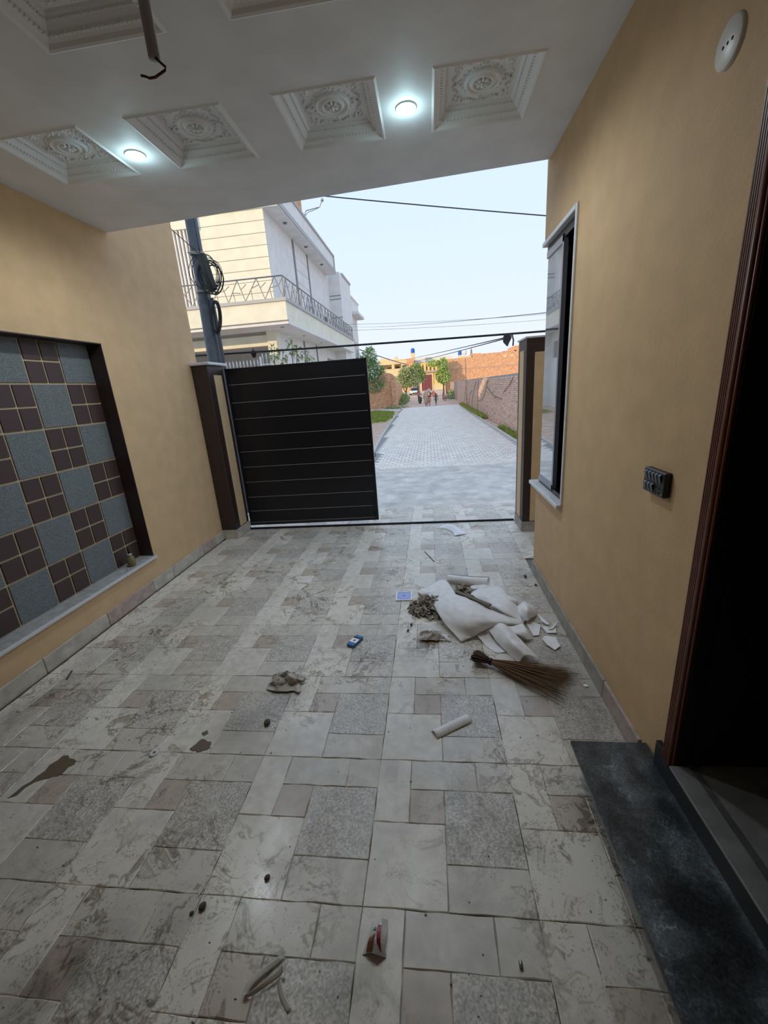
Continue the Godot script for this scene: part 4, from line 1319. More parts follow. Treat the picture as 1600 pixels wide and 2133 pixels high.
# ------------------------------------------------------------------ end of the lane
func build_far_street() -> void:
	# broken brick wall on the left
	var w := thing("brick_wall_stub", "broken-topped orange brick wall end left of the lane", "wall", Vector3.ZERO, "", "structure")
	var top := [[-6.4, 2.4], [-5.6, 2.7], [-4.9, 3.0], [-4.45, 3.22], [-3.95, 3.18], [-3.6, 3.05], [-3.3, 2.72]]
	var poly := [Vector2(-6.4, -0.35)]
	for q in top:
		poly.append(Vector2(q[0], q[1]))
	poly.append(Vector2(-3.3, -0.35))
	obj("wall_body", B.new().prism(poly, 0.0, 0.28, Transform3D(Basis(Vector3.RIGHT, -PI / 2.0), Vector3(0, 0, -43.9))), M.brick_far, w)
	obj("end_pier", B.new().mm(Vector3(-3.72, -0.35, -44.0), Vector3(-3.28, 2.4, -43.5)), M.brick_far, w)
	obj("return_wall", B.new().mm(Vector3(-3.75, -0.35, -58.0), Vector3(-3.5, 2.2, -44.0)), M.brick_far, w)
	for k in 14:
		tag(obj("loose_brick", B.new().bbox(Vector3(0, 0, 0), Vector3(0.23, 0.075, 0.11), 0.01, Basis.from_euler(Vector3(rnd(-0.4, 0.4), rnd(0, 3), rnd(-0.4, 0.4)))), M.brick_far), "loose brick in the rubble at the foot of the broken brick wall", "brick", "loose bricks by the broken wall")
		get_child(get_child_count() - 1).position = Vector3(rnd(-5.3, -3.5), STREET_Y + 0.05, rnd(-43.4, -42.9))
	var sg := thing("side_gate", "white sheet-metal side gate beside the broken brick wall", "gate")
	obj("leaf", B.new().bbox(Vector3(-6.3, 0.5, -46.5), Vector3(0.9, 1.5, 0.05), 0.01), M.white_metal, sg)
	for k in 4:
		obj("rib", B.new().box(Vector3(-6.62 + k * 0.22, 0.5, -46.46), Vector3(0.03, 1.4, 0.03)), M.white_metal, sg)
	# tall brick wall right of the lane's end
	w = thing("brick_building", "tall sunlit orange brick wall rising behind the low lane wall", "building")
	obj("wall_body", B.new().mm(Vector3(2.95, -0.3, -76.0), Vector3(18.0, 5.55, -72.0)), M.brick_far, w)
	obj("raised_course", B.new().mm(Vector3(8.4, 5.55, -76.0), Vector3(18.0, 5.95, -72.0)), M.brick_far, w)
	obj("band", B.new().mm(Vector3(2.95, 3.85, -72.05), Vector3(18.0, 3.93, -71.97)), M.mortar, w)
	for q in [[12.1, 5.35], [13.2, 5.4]]:
		obj("vent_patch", B.new().mm(Vector3(q[0], q[1] - 0.2, -72.03), Vector3(q[0] + 0.5, q[1] + 0.15, -71.97)), M.pale_wall, w)
	# yellow building with the big red gate
	w = thing("yellow_building", "yellow building with a big dark red gate closing the lane", "building")
	obj("walls", B.new().mm(Vector3(-1.9, 0.0, -108.0), Vector3(4.4, 4.6, -100.0)), M.yellow_wall, w)
	obj("upper_wall", B.new().mm(Vector3(-1.8, 4.6, -108.0), Vector3(2.6, 6.7, -100.6)), M.yellow_wall, w)
	obj("lintel", B.new().mm(Vector3(-1.95, 4.45, -100.1), Vector3(2.4, 4.85, -99.4)), M.skirting_pink, w)
	obj("gate_frame", B.new().mm(Vector3(-1.85, 0.3, -100.05), Vector3(-1.5, 4.45, -99.8)).mm(Vector3(0.86, 0.3, -100.05), Vector3(1.2, 4.45, -99.8)).mm(Vector3(-1.5, 4.0, -100.05), Vector3(0.86, 4.3, -99.8)), M.pale_wall, w)
	var gt := obj("gate", B.new().mm(Vector3(-1.5, 0.5, -99.95), Vector3(0.86, 4.0, -99.85)), M.red_gate, w)
	for k in 4:
		obj("gate_rib", B.new().mm(Vector3(-1.45 + k * 0.76, 0.55, -99.85), Vector3(-1.39 + k * 0.76, 3.95, -99.8)), M.red_gate, gt)
	for k in 4:
		obj("window", B.new().mm(Vector3(-1.2 + k * 0.85, 5.1, -100.62), Vector3(-1.0 + k * 0.85, 6.3, -100.55)), M.window_shade, w)
	for k in 5:
		obj("baluster", B.new().mm(Vector3(-1.55 + k * 0.85, 4.85, -100.3), Vector3(-1.35 + k * 0.85, 6.0, -100.1)), M.pale_wall, w)
	obj("plinth", B.new().mm(Vector3(1.2, 0.2, -100.1), Vector3(4.45, 1.7, -99.9)), M.pale_wall, w)
	# pale two-storey building behind on the left
	w = thing("pale_building", "pale cream two-storey building with two dark balcony openings", "building")
	obj("walls", B.new().mm(Vector3(-12.2, 0.0, -122.0), Vector3(-5.2, 6.3, -111.0)), M.pale_wall, w)
	obj("upper_wall", B.new().mm(Vector3(-12.3, 7.35, -122.0), Vector3(-5.0, 8.5, -110.8)).mm(Vector3(-12.3, 6.3, -122.0), Vector3(-5.0, 7.4, -112.6)), M.pale_wall, w)
	obj("post", B.new().mm(Vector3(-12.3, 6.2, -112.6), Vector3(-11.9, 7.4, -110.9)).mm(Vector3(-9.1, 6.2, -112.6), Vector3(-8.4, 7.4, -110.9)).mm(Vector3(-6.7, 6.2, -112.6), Vector3(-5.0, 7.4, -110.9)), M.pale_wall, w)
	obj("window", B.new().mm(Vector3(-10.3, 6.35, -112.59), Vector3(-9.2, 6.85, -112.5)), M.window_shade, w)
	obj("window", B.new().mm(Vector3(-8.2, 6.4, -112.59), Vector3(-7.2, 6.9, -112.5)), M.window_shade, w)
	obj("window", B.new().mm(Vector3(-6.4, 6.35, -110.92), Vector3(-5.35, 7.0, -110.85)), M.window_shade, w)
	obj("side_wall", B.new().mm(Vector3(-5.2, 0.0, -121.0), Vector3(-3.4, 8.35, -110.5)), M.brick_far, w)
	obj("parapet_step", B.new().mm(Vector3(-12.0, 8.5, -113.0), Vector3(-9.8, 8.9, -111.0)).mm(Vector3(-8.4, 8.5, -113.0), Vector3(-7.6, 9.2, -111.4)), M.pale_wall, w)
	w = thing("white_building", "long white flat-roofed building behind the yellow one", "building")
	obj("walls", B.new().mm(Vector3(-3.3, 0.0, -126.0), Vector3(6.5, 8.7, -116.0)), M.white_wall, w)
	obj("sunshade", B.new().mm(Vector3(-2.8, 7.2, -116.2), Vector3(5.0, 7.45, -115.0)), M.house_grey, w)
	obj("roof_room", B.new().mm(Vector3(-0.9, 8.7, -122.0), Vector3(0.2, 9.5, -118.0)).mm(Vector3(4.4, 8.7, -122.0), Vector3(5.4, 9.2, -118.0)), M.white_wall, w)
	w = thing("distant_roofs", "low cream flat-roofed houses along the skyline above the tall brick wall", "building")
	for q in [[7.0, 9.5, 8.1], [9.3, 12.0, 8.5], [11.8, 14.2, 8.95], [14.2, 17.0, 8.4], [16.8, 20.5, 8.8], [20.0, 23.5, 9.0], [23.0, 27.0, 10.1], [27.0, 34.0, 9.2]]:
		obj("roof_block", B.new().mm(Vector3(q[0], 0.0, -130.0), Vector3(q[1], q[2], -120.0)), [M.pale_wall, M.white_wall, M.brick_far][int(q[0]) % 3], w)
	# water tanks and a slim mast on the roofs
	for q in [[-3.6, 9.75, -112.0, 0.95, 1.15, "blue plastic roof water tank over the pale building, left of the other"], [8.8, 8.9, -121.0, 0.95, 1.2, "blue plastic roof water tank above the tall brick wall"]]:
		var t := thing("water_tank", q[5], "water tank", Vector3(q[0], q[1], q[2]), "blue roof tanks")
		obj("barrel", B.new(true).lathe([Vector2(0.0, 0.0), Vector2(0.45, 0.0), Vector2(0.5, 0.06), Vector2(0.48, 0.35), Vector2(0.5, 0.4), Vector2(0.48, 0.75), Vector2(0.5, 0.8), Vector2(0.46, 1.0), Vector2(0.2, 1.12), Vector2(0.2, 1.2), Vector2(0.0, 1.2)], 16), M.blue_tank, t)
		obj("stand", B.new().mm(Vector3(-0.5, -1.4, -0.5), Vector3(0.5, 0.0, 0.5)), M.pale_wall, t)
	var t2 := thing("white_tank", "white roof water tank right beside the blue one above the brick wall", "water tank", Vector3(10.1, 8.9, -121.0))
	obj("barrel", B.new(true).lathe([Vector2(0.0, 0.0), Vector2(0.5, 0.0), Vector2(0.5, 1.0), Vector2(0.3, 1.15), Vector2(0.0, 1.15)], 14), M.white_wall, t2)
	t2 = thing("mast", "slim dark mast on the skyline right of the water tanks", "mast")
	obj("spire", B.new(true).lathe([Vector2(0.28, 0.0), Vector2(0.22, 1.0), Vector2(0.08, 1.5), Vector2(0.0, 1.6)], 8, Transform3D(Basis(), Vector3(11.9, 8.9, -121.5))), M.house_grey, t2)
	# parked white car
	t2 = thing("parked_car", "white car parked facing the camera under the trees", "car", Vector3(-2.75, 0.05, -84.0))
	t2.rotation.y = deg_to_rad(8)
	var bd := B.new(true)
	var prof := [[-2.1, 0.45, 0.62, 0.72], [-2.0, 0.30, 0.78, 0.82], [-1.1, 0.22, 0.88, 0.86], [0.0, 0.22, 0.93, 0.88], [1.2, 0.22, 0.88, 0.86], [1.95, 0.28, 0.78, 0.82], [2.1, 0.42, 0.62, 0.74]]
	car_loft(bd, prof)
	obj("body", bd, M.car_white, t2)
	var cb := B.new(true)
	car_loft(cb, [[-1.7, 0.85, 0.88, 0.72], [-1.0, 0.85, 1.36, 0.60], [0.4, 0.85, 1.42, 0.60], [1.25, 0.85, 0.90, 0.74]])
	obj("cabin_glass", cb, M.car_glass, t2)
	var rf := B.new(true)
	car_loft(rf, [[-1.05, 1.30, 1.38, 0.60], [-0.3, 1.36, 1.46, 0.62], [0.4, 1.32, 1.44, 0.60]])
	obj("roof", rf, M.car_white, t2)
	for sx in [-1.0, 1.0]:
		for sz in [-1.3, 1.3]:
			obj("wheel", B.new(true).lathe([Vector2(0.0, -0.09), Vector2(0.28, -0.09), Vector2(0.31, -0.05), Vector2(0.31, 0.05), Vector2(0.28, 0.09), Vector2(0.0, 0.09)], 16, Transform3D(Basis(Vector3(0, 0, 1), PI / 2.0), Vector3(sx * 0.76, 0.31, sz))), M.tyre, t2)
		obj("headlamp", B.new(true).blob(Vector3(sx * 0.62, 0.66, 2.0), Vector3(0.16, 0.07, 0.08)), M.steel, t2)
	obj("bumper_grille", B.new().bbox(Vector3(0, 0.40, 2.05), Vector3(1.3, 0.18, 0.12), 0.03), M.tyre, t2)


func car_loft(b: B, prof: Array) -> void:  # sections along z: [z, y_low, y_high, half_width]
	var rings := []
	for p in prof:
		var ring := []
		for k in 12:
			var a := TAU * (k + 0.5) / 12.0
			var cx := signf(cos(a)) * pow(absf(cos(a)), 0.35)
			var sy := signf(sin(a)) * pow(absf(sin(a)), 0.35)
			ring.append(Vector3(cx * p[3], (p[1] + p[2]) * 0.5 + sy * (p[2] - p[1]) * 0.5, p[0]))
		rings.append(ring)
	for i in rings.size() - 1:
		var mid := Vector3(0, (prof[i][1] + prof[i][2]) * 0.5, prof[i][0])
		for k in 12:
			var j := (k + 1) % 12
			b.face([rings[i][k], rings[i][j], rings[i + 1][j], rings[i + 1][k]], rings[i][k] + rings[i][j] - mid * 2.0)
	b.face(rings[0], Vector3(0, 0, -1))
	b.face(rings[rings.size() - 1], Vector3(0, 0, 1))


# ------------------------------------------------------------------ plants
func leaf_mesh(l: float, w: float) -> ArrayMesh:
	var b := B.new()
	var tip := Vector3(0, -0.10 * l, l)
	var mid := Vector3(0, 0.05 * l, l * 0.5)
	b.tri(Vector3.ZERO, Vector3(w, 0.12 * l, l * 0.45), mid)
	b.tri(mid, Vector3(w, 0.12 * l, l * 0.45), tip)
	b.tri(Vector3.ZERO, mid, Vector3(-w, 0.12 * l, l * 0.45))
	b.tri(mid, tip, Vector3(-w, 0.12 * l, l * 0.45))
	return b.mesh()


func crown(parent: Node3D, lumps: Array, count: int, size: float, c0: Color, c1: Color, called := "crown") -> void:
	var wh := []
	var cs := []
	var total := 0.0
	for l in lumps:
		total += pow(l[1].x * l[1].y * l[1].z, 0.667)
	for l in lumps:
		var r: Vector3 = l[1]
		var k := int(count * pow(r.x * r.y * r.z, 0.667) / total)
		for i in k:
			var d := Vector3(rng.randfn(), rng.randfn(), rng.randfn()).normalized()
			var q := pow(rng.randf(), 0.35)
			var p: Vector3 = l[0] + d * r * q
			var out := (d + Vector3(rnd(-0.8, 0.8), rnd(-0.9, 0.5), rnd(-0.8, 0.8))).normalized()
			var bs := Basis.looking_at(-out, Vector3(rnd(-0.3, 0.3), 1, rnd(-0.3, 0.3)).normalized()) if absf(out.y) < 0.97 else Basis()
			wh.append(Transform3D(bs.scaled(Vector3.ONE * size * rnd(0.7, 1.3)), p))
			cs.append(c0.lerp(c1, rng.randf()))
	many(called, leaf_mesh(1.0, 0.32), M.leaf, wh, cs, parent)


func tree(called: String, label: String, at: Vector3, stems: Array, lumps: Array, count: int, size: float, c0: Color, c1: Color, group := "") -> void:
	var t := thing(called, label, "tree", at, group)
	var b := B.new(true)
	for s in stems:
		b.tube(s[0], s[1], 7)
	obj("trunk", b, M.bark, t)
	crown(t, lumps, count, size, c0, c1)


func grass_patch(called: String, label: String, poly: Array, y: float, per: float, h: float, c0: Color, c1: Color) -> void:
	var t := thing(called, label, "grass", Vector3.ZERO, "", "stuff")
	obj("soil", B.new().prism(poly, y - 0.05, y + 0.02), M.grass_soil, t)
	var lo: Vector2 = poly[0]
	var hi: Vector2 = poly[0]
	for p in poly:
		lo = lo.min(p)
		hi = hi.max(p)
	var b := B.new()
	for k in 7:
		var a := TAU * k / 7.0
		var d := Vector3(cos(a), 0, sin(a))
		var s := d.cross(Vector3.UP) * 0.14
		var root := d * 0.12
		b.tri(root - s, root + s, d * 0.55 + Vector3.UP * (0.7 + 0.3 * sin(k * 2.3)))
	var wh := []
	var cs := []
	var cnt := int((hi.x - lo.x) * (hi.y - lo.y) * per)
	for i in cnt:
		var p := Vector2(rnd(lo.x, hi.x), rnd(lo.y, hi.y))
		if not Geometry2D.is_point_in_polygon(p, PackedVector2Array(poly)):
			continue
		wh.append(Transform3D(yaw(rnd(0, 360)).scaled(Vector3(1, rnd(0.6, 1.3), 1) * h), Vector3(p.x, y + 0.01, p.y)))
		cs.append(c0.lerp(c1, rng.randf()))
	many("grass_blades", b.mesh(), M.grass, wh, cs, t)


func build_plants() -> void:
	var V := func(x, y, z): return Vector3(x, y, z)
	tree("leafy_tree", "dense dark green tree rising behind the right edge of the black gate", Vector3(-5.9, STREET_Y, -44.6), [[[V.call(0, 0, 0), V.call(0.1, 1.5, 0), V.call(0, 3.0, 0)], [0.16, 0.13, 0.06]]], [[V.call(0.2, 2.3, 0), V.call(1.35, 0.9, 1.1)], [V.call(-0.2, 3.7, 0), V.call(1.6, 1.4, 1.3)], [V.call(0.0, 5.2, 0), V.call(0.75, 0.9, 0.8)], [V.call(-1.5, 4.8, 0.0), V.call(1.0, 0.8, 0.8)], [V.call(1.0, 2.9, 0.3), V.call(0.75, 1.3, 0.7)]], 6000, 0.24, Color(0.20, 0.33, 0.13), Color(0.46, 0.60, 0.32))
	tree("spreading_tree", "grey-green spreading tree over the parked white car", Vector3(-3.5, -0.1, -66.0), [[[V.call(0, 0, 0), V.call(0.1, 1.2, 0), V.call(0.4, 2.4, 0)], [0.16, 0.12, 0.06]], [[V.call(0.05, 0.9, 0), V.call(-0.6, 2.2, 0)], [0.09, 0.05]]], [[V.call(-0.2, 2.7, 0), V.call(1.5, 1.0, 1.3)], [V.call(0.9, 3.0, -0.3), V.call(1.4, 1.2, 1.2)], [V.call(0.3, 3.9, 0), V.call(1.2, 0.7, 1.0)]], 3600, 0.3, Color(0.30, 0.38, 0.17), Color(0.58, 0.64, 0.36))
	tree("light_tree", "bright yellow-green tree top behind the spreading tree", Vector3(-1.7, 0.0, -70.0), [[[V.call(0, 0, 0), V.call(0, 3.5, 0)], [0.14, 0.06]]], [[V.call(-0.1, 4.2, 0), V.call(1.0, 1.0, 0.9)], [V.call(0.5, 3.2, 0), V.call(0.8, 0.9, 0.8)]], 1500, 0.32, Color(0.30, 0.42, 0.12), Color(0.55, 0.66, 0.26))
	tree("slim_tree", "slim bright green tree against the yellow building and tall brick wall", Vector3(2.4, 0.0, -70.0), [[[V.call(0, 0, 0), V.call(0.05, 1.5, 0), V.call(0, 4.2, 0)], [0.13, 0.10, 0.05]], [[V.call(0.5, 0, 0.1), V.call(0.3, 2.2, 0)], [0.07, 0.04]]], [[V.call(0.0, 3.1, 0), V.call(1.1, 1.3, 1.0)], [V.call(0.0, 4.6, 0), V.call(0.75, 1.0, 0.7)], [V.call(-1.5, 5.0, 0), V.call(1.1, 0.35, 0.5)]], 2400, 0.32, Color(0.34, 0.50, 0.13), Color(0.62, 0.76, 0.30))
	var t := thing("hedge", "low straggly green hedge along the dirt lane under the spreading tree", "hedge", Vector3(-3.5, -0.25, -58.0))
	crown(t, [[Vector3(0, 0.5, 0), Vector3(0.9, 0.55, 5.0)], [Vector3(0.2, 0.3, 6), Vector3(0.7, 0.35, 3.0)]], 1500, 0.26, Color(0.20, 0.30, 0.10), Color(0.40, 0.48, 0.22), "leaves")
	t = thing("bush", "small scrubby bush at the foot of the slim green tree", "bush", Vector3(2.9, -0.2, -58.0))
	crown(t, [[Vector3(0, 0.5, 0), Vector3(0.5, 0.6, 3.0)]], 500, 0.26, Color(0.22, 0.32, 0.12), Color(0.46, 0.52, 0.26), "leaves")
	t = thing("weed_patch", "patch of low weeds where the paving meets the broken brick wall", "weeds", Vector3(-3.6, -0.3, -42.6), "", "stuff")
	crown(t, [[Vector3(0, 0.12, 0), Vector3(0.9, 0.18, 0.5)], [Vector3(1.0, 0.10, 0.2), Vector3(0.6, 0.12, 0.4)]], 420, 0.16, Color(0.24, 0.30, 0.12), Color(0.5, 0.55, 0.33), "leaves")
	# climber above the gate
	t = thing("leafy_climber", "sparse leafy climber stems showing above the black gate", "plant", Vector3(-3.3, STREET_Y, -10.5))
	var b := B.new(true)
	var stems := [[-0.45, 3.18], [-0.25, 3.08], [0.02, 3.32], [0.12, 3.15], [0.38, 3.06]]
	var lumps := []
	for s in stems:
		b.tube([Vector3(s[0] * 0.4, 0.0, 0), Vector3(s[0] * 0.7, 2.2, 0), Vector3(s[0], s[1] - 0.35, 0.03), Vector3(s[0] + 0.04, s[1], 0)], [0.02, 0.016, 0.010, 0.005], 5)
		lumps.append([Vector3(s[0], s[1] - 0.12, 0), Vector3(0.12, 0.16, 0.1)])
	obj("stems", b, M.bark, t)
	crown(t, lumps, 170, 0.11, Color(0.22, 0.28, 0.13), Color(0.45, 0.48, 0.27), "leaves")
	# grass
	grass_patch("lawn_patch", "mown patch of grass left of the paved lane past the gate", [Vector2(-5.4, -41.2), Vector2(-3.2, -37.4), Vector2(-2.85, -35.0), Vector2(-2.6, -29.4), Vector2(-2.75, -26.4), Vector2(-4.4, -25.2), Vector2(-5.4, -25.8)], STREET_Y, 60.0, 0.11, Color(0.25, 0.32, 0.11), Color(0.48, 0.50, 0.24))
	grass_patch("grass_strip", "long overgrown grass strip along the foot of the lane's brick wall", [Vector2(2.93, -23.8), Vector2(3.26, -24.2), Vector2(3.26, -43.5), Vector2(2.88, -41.0), Vector2(2.85, -30.0)], STREET_Y, 90.0, 0.22, Color(0.36, 0.38, 0.15), Color(0.66, 0.62, 0.36))
	grass_patch("grass_tuft", "short green grass patch at the near foot of the lane's brick wall", [Vector2(2.95, -14.2), Vector2(3.24, -14.0), Vector2(3.26, -19.4), Vector2(3.0, -19.0)], STREET_Y, 150.0, 0.15, Color(0.30, 0.36, 0.13), Color(0.55, 0.55, 0.28))


# ------------------------------------------------------------------ people
func body(bones: Array, cell: float) -> ArrayMesh:
	# bones: [a, b, ra, rb, colour]; smooth union of tapered capsules meshed by surface nets
	var lo := Vector3.INF
	var hi := -Vector3.INF
	for q in bones:
		var r: float = maxf(q[2], q[3]) + cell * 2.0
		lo = lo.min(q[0] - Vector3.ONE * r).min(q[1] - Vector3.ONE * r)
		hi = hi.max(q[0] + Vector3.ONE * r).max(q[1] + Vector3.ONE * r)
	var n := Vector3i(((hi - lo) / cell).ceil()) + Vector3i.ONE
	var f := PackedFloat32Array()
	f.resize(n.x * n.y * n.z)
	var kk := 0.03
	for z in n.z:
		for y in n.y:
			for x in n.x:
				var p := lo + Vector3(x, y, z) * cell
				var d := 9.0
				for q in bones:
					var a: Vector3 = q[0]
					var ab: Vector3 = q[1] - a
					var t := clampf((p - a).dot(ab) / maxf(ab.length_squared(), 1e-9), 0.0, 1.0)
					var e := p.distance_to(a + ab * t) - lerpf(q[2], q[3], t)
					var h := maxf(kk - absf(d - e), 0.0) / kk
					d = minf(d, e) - h * h * kk * 0.25
				f[(z * n.y + y) * n.x + x] = d
	var ids := {}
	var vs := PackedVector3Array()
	var cs := PackedColorArray()
	for z in n.z - 1:
		for y in n.y - 1:
			for x in n.x - 1:
				var acc := Vector3.ZERO
				var c := 0
				for e in 12:
					var ax := e >> 2
					var o := Vector3i.ZERO
					o[(ax + 1) % 3] = e & 1
					o[(ax + 2) % 3] = (e >> 1) & 1
					var p0 := Vector3i(x, y, z) + o
					var p1 := p0
					p1[ax] += 1
					var d0 := f[(p0.z * n.y + p0.y) * n.x + p0.x]
					var d1 := f[(p1.z * n.y + p1.y) * n.x + p1.x]
					if (d0 < 0.0) != (d1 < 0.0):
						acc += Vector3(p0).lerp(Vector3(p1), d0 / (d0 - d1))
						c += 1
				if c > 0:
					var v := lo + acc / c * cell
					ids[Vector3i(x, y, z)] = vs.size()
					vs.append(v)
					var best := 9.0
					var col := Color.WHITE
					for q in bones:
						var a: Vector3 = q[0]
						var ab: Vector3 = q[1] - a
						var t := clampf((v - a).dot(ab) / maxf(ab.length_squared(), 1e-9), 0.0, 1.0)
						var e2 := v.distance_to(a + ab * t) - lerpf(q[2], q[3], t)
						if e2 < best:
							best = e2
							col = q[4]
					cs.append(col)
	var st := SurfaceTool.new()
	st.begin(Mesh.PRIMITIVE_TRIANGLES)
	st.set_smooth_group(0)
	for i in vs.size():
		st.set_color(cs[i])
		st.add_vertex(vs[i])
	for z in range(1, n.z - 1):
		for y in range(1, n.y - 1):
			for x in range(1, n.x - 1):
				var d0 := f[(z * n.y + y) * n.x + x]
				for ax in 3:
					var p1 := Vector3i(x, y, z)
					p1[ax] += 1
					var d1 := f[(p1.z * n.y + p1.y) * n.x + p1.x]
					if (d0 < 0.0) == (d1 < 0.0):
						continue
					var u := Vector3i.ZERO
					var w := Vector3i.ZERO
					u[(ax + 1) % 3] = 1
					w[(ax + 2) % 3] = 1
					var q0 := Vector3i(x, y, z)
					var qa: int = ids[q0 - u - w]
					var qb: int = ids[q0 - w]
					var qc: int = ids[q0]
					var qd: int = ids[q0 - u]
					var order := [qa, qb, qc, qa, qc, qd] if d0 >= 0.0 else [qa, qc, qb, qa, qd, qc]
					for o in order:
						st.add_index(o)
	st.generate_normals()
	return st.commit()


const SKIN := Color(0.33, 0.19, 0.12)
const HAIR := Color(0.02, 0.017, 0.015)

func figure(label: String, at: Vector3, turn: float, ht: float, top: Color, low: Color, pose: String, veil := Color(0, 0, 0, 0)) -> void:
	var s := ht / 1.7
	var bones := []
	var P := func(x, y, z): return Vector3(x, y, z) * s
	var add := func(a: Vector3, b: Vector3, ra: float, rb: float, c: Color): bones.append([a, b, ra * s, rb * s, c])
	var hip := 0.88
	if pose == "sit" or pose == "ride":
		hip = 0.42 if pose == "sit" else 0.80
	var up := hip - 0.88
	add.call(P.call(-0.06, hip, 0), P.call(0.06, hip, 0), 0.13, 0.13, low)
	add.call(P.call(0, hip + 0.05, 0), P.call(0, 1.22 + up, 0.0), 0.13, 0.15, top)
	add.call(P.call(-0.13, 1.38 + up, 0), P.call(0.13, 1.38 + up, 0), 0.075, 0.075, top)
	add.call(P.call(0, 1.40 + up, 0), P.call(0, 1.50 + up, 0.01), 0.05, 0.05, SKIN)
	add.call(P.call(0, 1.56 + up, 0.015), P.call(0, 1.61 + up, 0.0), 0.085, 0.09, SKIN)
	add.call(P.call(0, 1.60 + up, -0.03), P.call(0, 1.64 + up, -0.01), 0.085, 0.08, HAIR if veil.a == 0.0 else veil)
	add.call(P.call(0, 1.555 + up, 0.095), P.call(0, 1.545 + up, 0.105), 0.015, 0.017, SKIN)
	for sx in [-1.0, 1.0]:
		var sw: float = 0.0
		if pose == "walk":
			sw = sx * 0.16
		if pose == "run":
			sw = sx * 0.26
		if pose == "sit":
			add.call(P.call(sx * 0.09, hip, 0), P.call(sx * 0.16, hip + 0.16, 0.38), 0.085, 0.06, low)
			add.call(P.call(sx * 0.16, hip + 0.16, 0.38), P.call(sx * 0.12, 0.05, 0.32), 0.055, 0.04, low)
			add.call(P.call(sx * 0.12, 0.03, 0.32), P.call(sx * 0.13, 0.03, 0.48), 0.035, 0.03, SKIN)
			add.call(P.call(sx * 0.2, 1.36 + up, 0), P.call(sx * 0.24, 1.1 + up, 0.1), 0.05, 0.04, top)
			add.call(P.call(sx * 0.24, 1.1 + up, 0.1), P.call(sx * 0.14, 0.98 + up, 0.32), 0.04, 0.03, SKIN)
		elif pose == "ride":
			add.call(P.call(sx * 0.09, hip, 0), P.call(sx * 0.2, hip - 0.06, 0.36), 0.085, 0.06, low)
			add.call(P.call(sx * 0.2, hip - 0.06, 0.36), P.call(sx * 0.2, 0.34, 0.22), 0.055, 0.04, low)
			add.call(P.call(sx * 0.2, 0.32, 0.22), P.call(sx * 0.2, 0.30, 0.36), 0.035, 0.03, HAIR)
			add.call(P.call(sx * 0.2, 1.36 + up, 0), P.call(sx * 0.26, 1.14 + up, 0.16), 0.05, 0.04, top)
			add.call(P.call(sx * 0.26, 1.14 + up, 0.16), P.call(sx * 0.28, 1.06 + up, 0.44), 0.038, 0.03, SKIN)
		else:
			add.call(P.call(sx * 0.085, hip - 0.02, 0), P.call(sx * 0.095, 0.47, sw * 0.9 + 0.03), 0.09, 0.06, low)
			add.call(P.call(sx * 0.095, 0.47, sw * 0.9 + 0.03), P.call(sx * 0.095, 0.07, sw * 1.4 - 0.03), 0.055, 0.04, low)
			add.call(P.call(sx * 0.095, 0.035, sw * 1.4 - 0.05), P.call(sx * 0.10, 0.03, sw * 1.4 + 0.1), 0.035, 0.03, SKIN)
			add.call(P.call(sx * 0.2, 1.36, 0), P.call(sx * 0.25, 1.10, -sw * 0.5), 0.05, 0.042, top)
			add.call(P.call(sx * 0.25, 1.10, -sw * 0.5), P.call(sx * 0.25, 0.86, -sw * 0.9 + 0.06), 0.04, 0.03, SKIN)
			add.call(P.call(sx * 0.25, 0.84, -sw * 0.9 + 0.06), P.call(sx * 0.245, 0.74, -sw * 0.9 + 0.08), 0.028, 0.02, SKIN)
	if veil.a > 0.0:   # long shawl and tunic
		add.call(P.call(0, 1.5, -0.04), P.call(0, 1.1, -0.04), 0.14, 0.21, veil)
		add.call(P.call(0, 1.1, -0.02), P.call(0, 0.55, 0.0), 0.21, 0.23, veil)
		add.call(P.call(0, 0.60, 0.0), P.call(0, 0.36, 0.0), 0.21, 0.19, top)
	var t := thing("person", label, "person", at)
	t.rotation.y = deg_to_rad(turn)
	obj("figure", body(bones, 0.03 * maxf(s, 0.75)), M.vc, t)


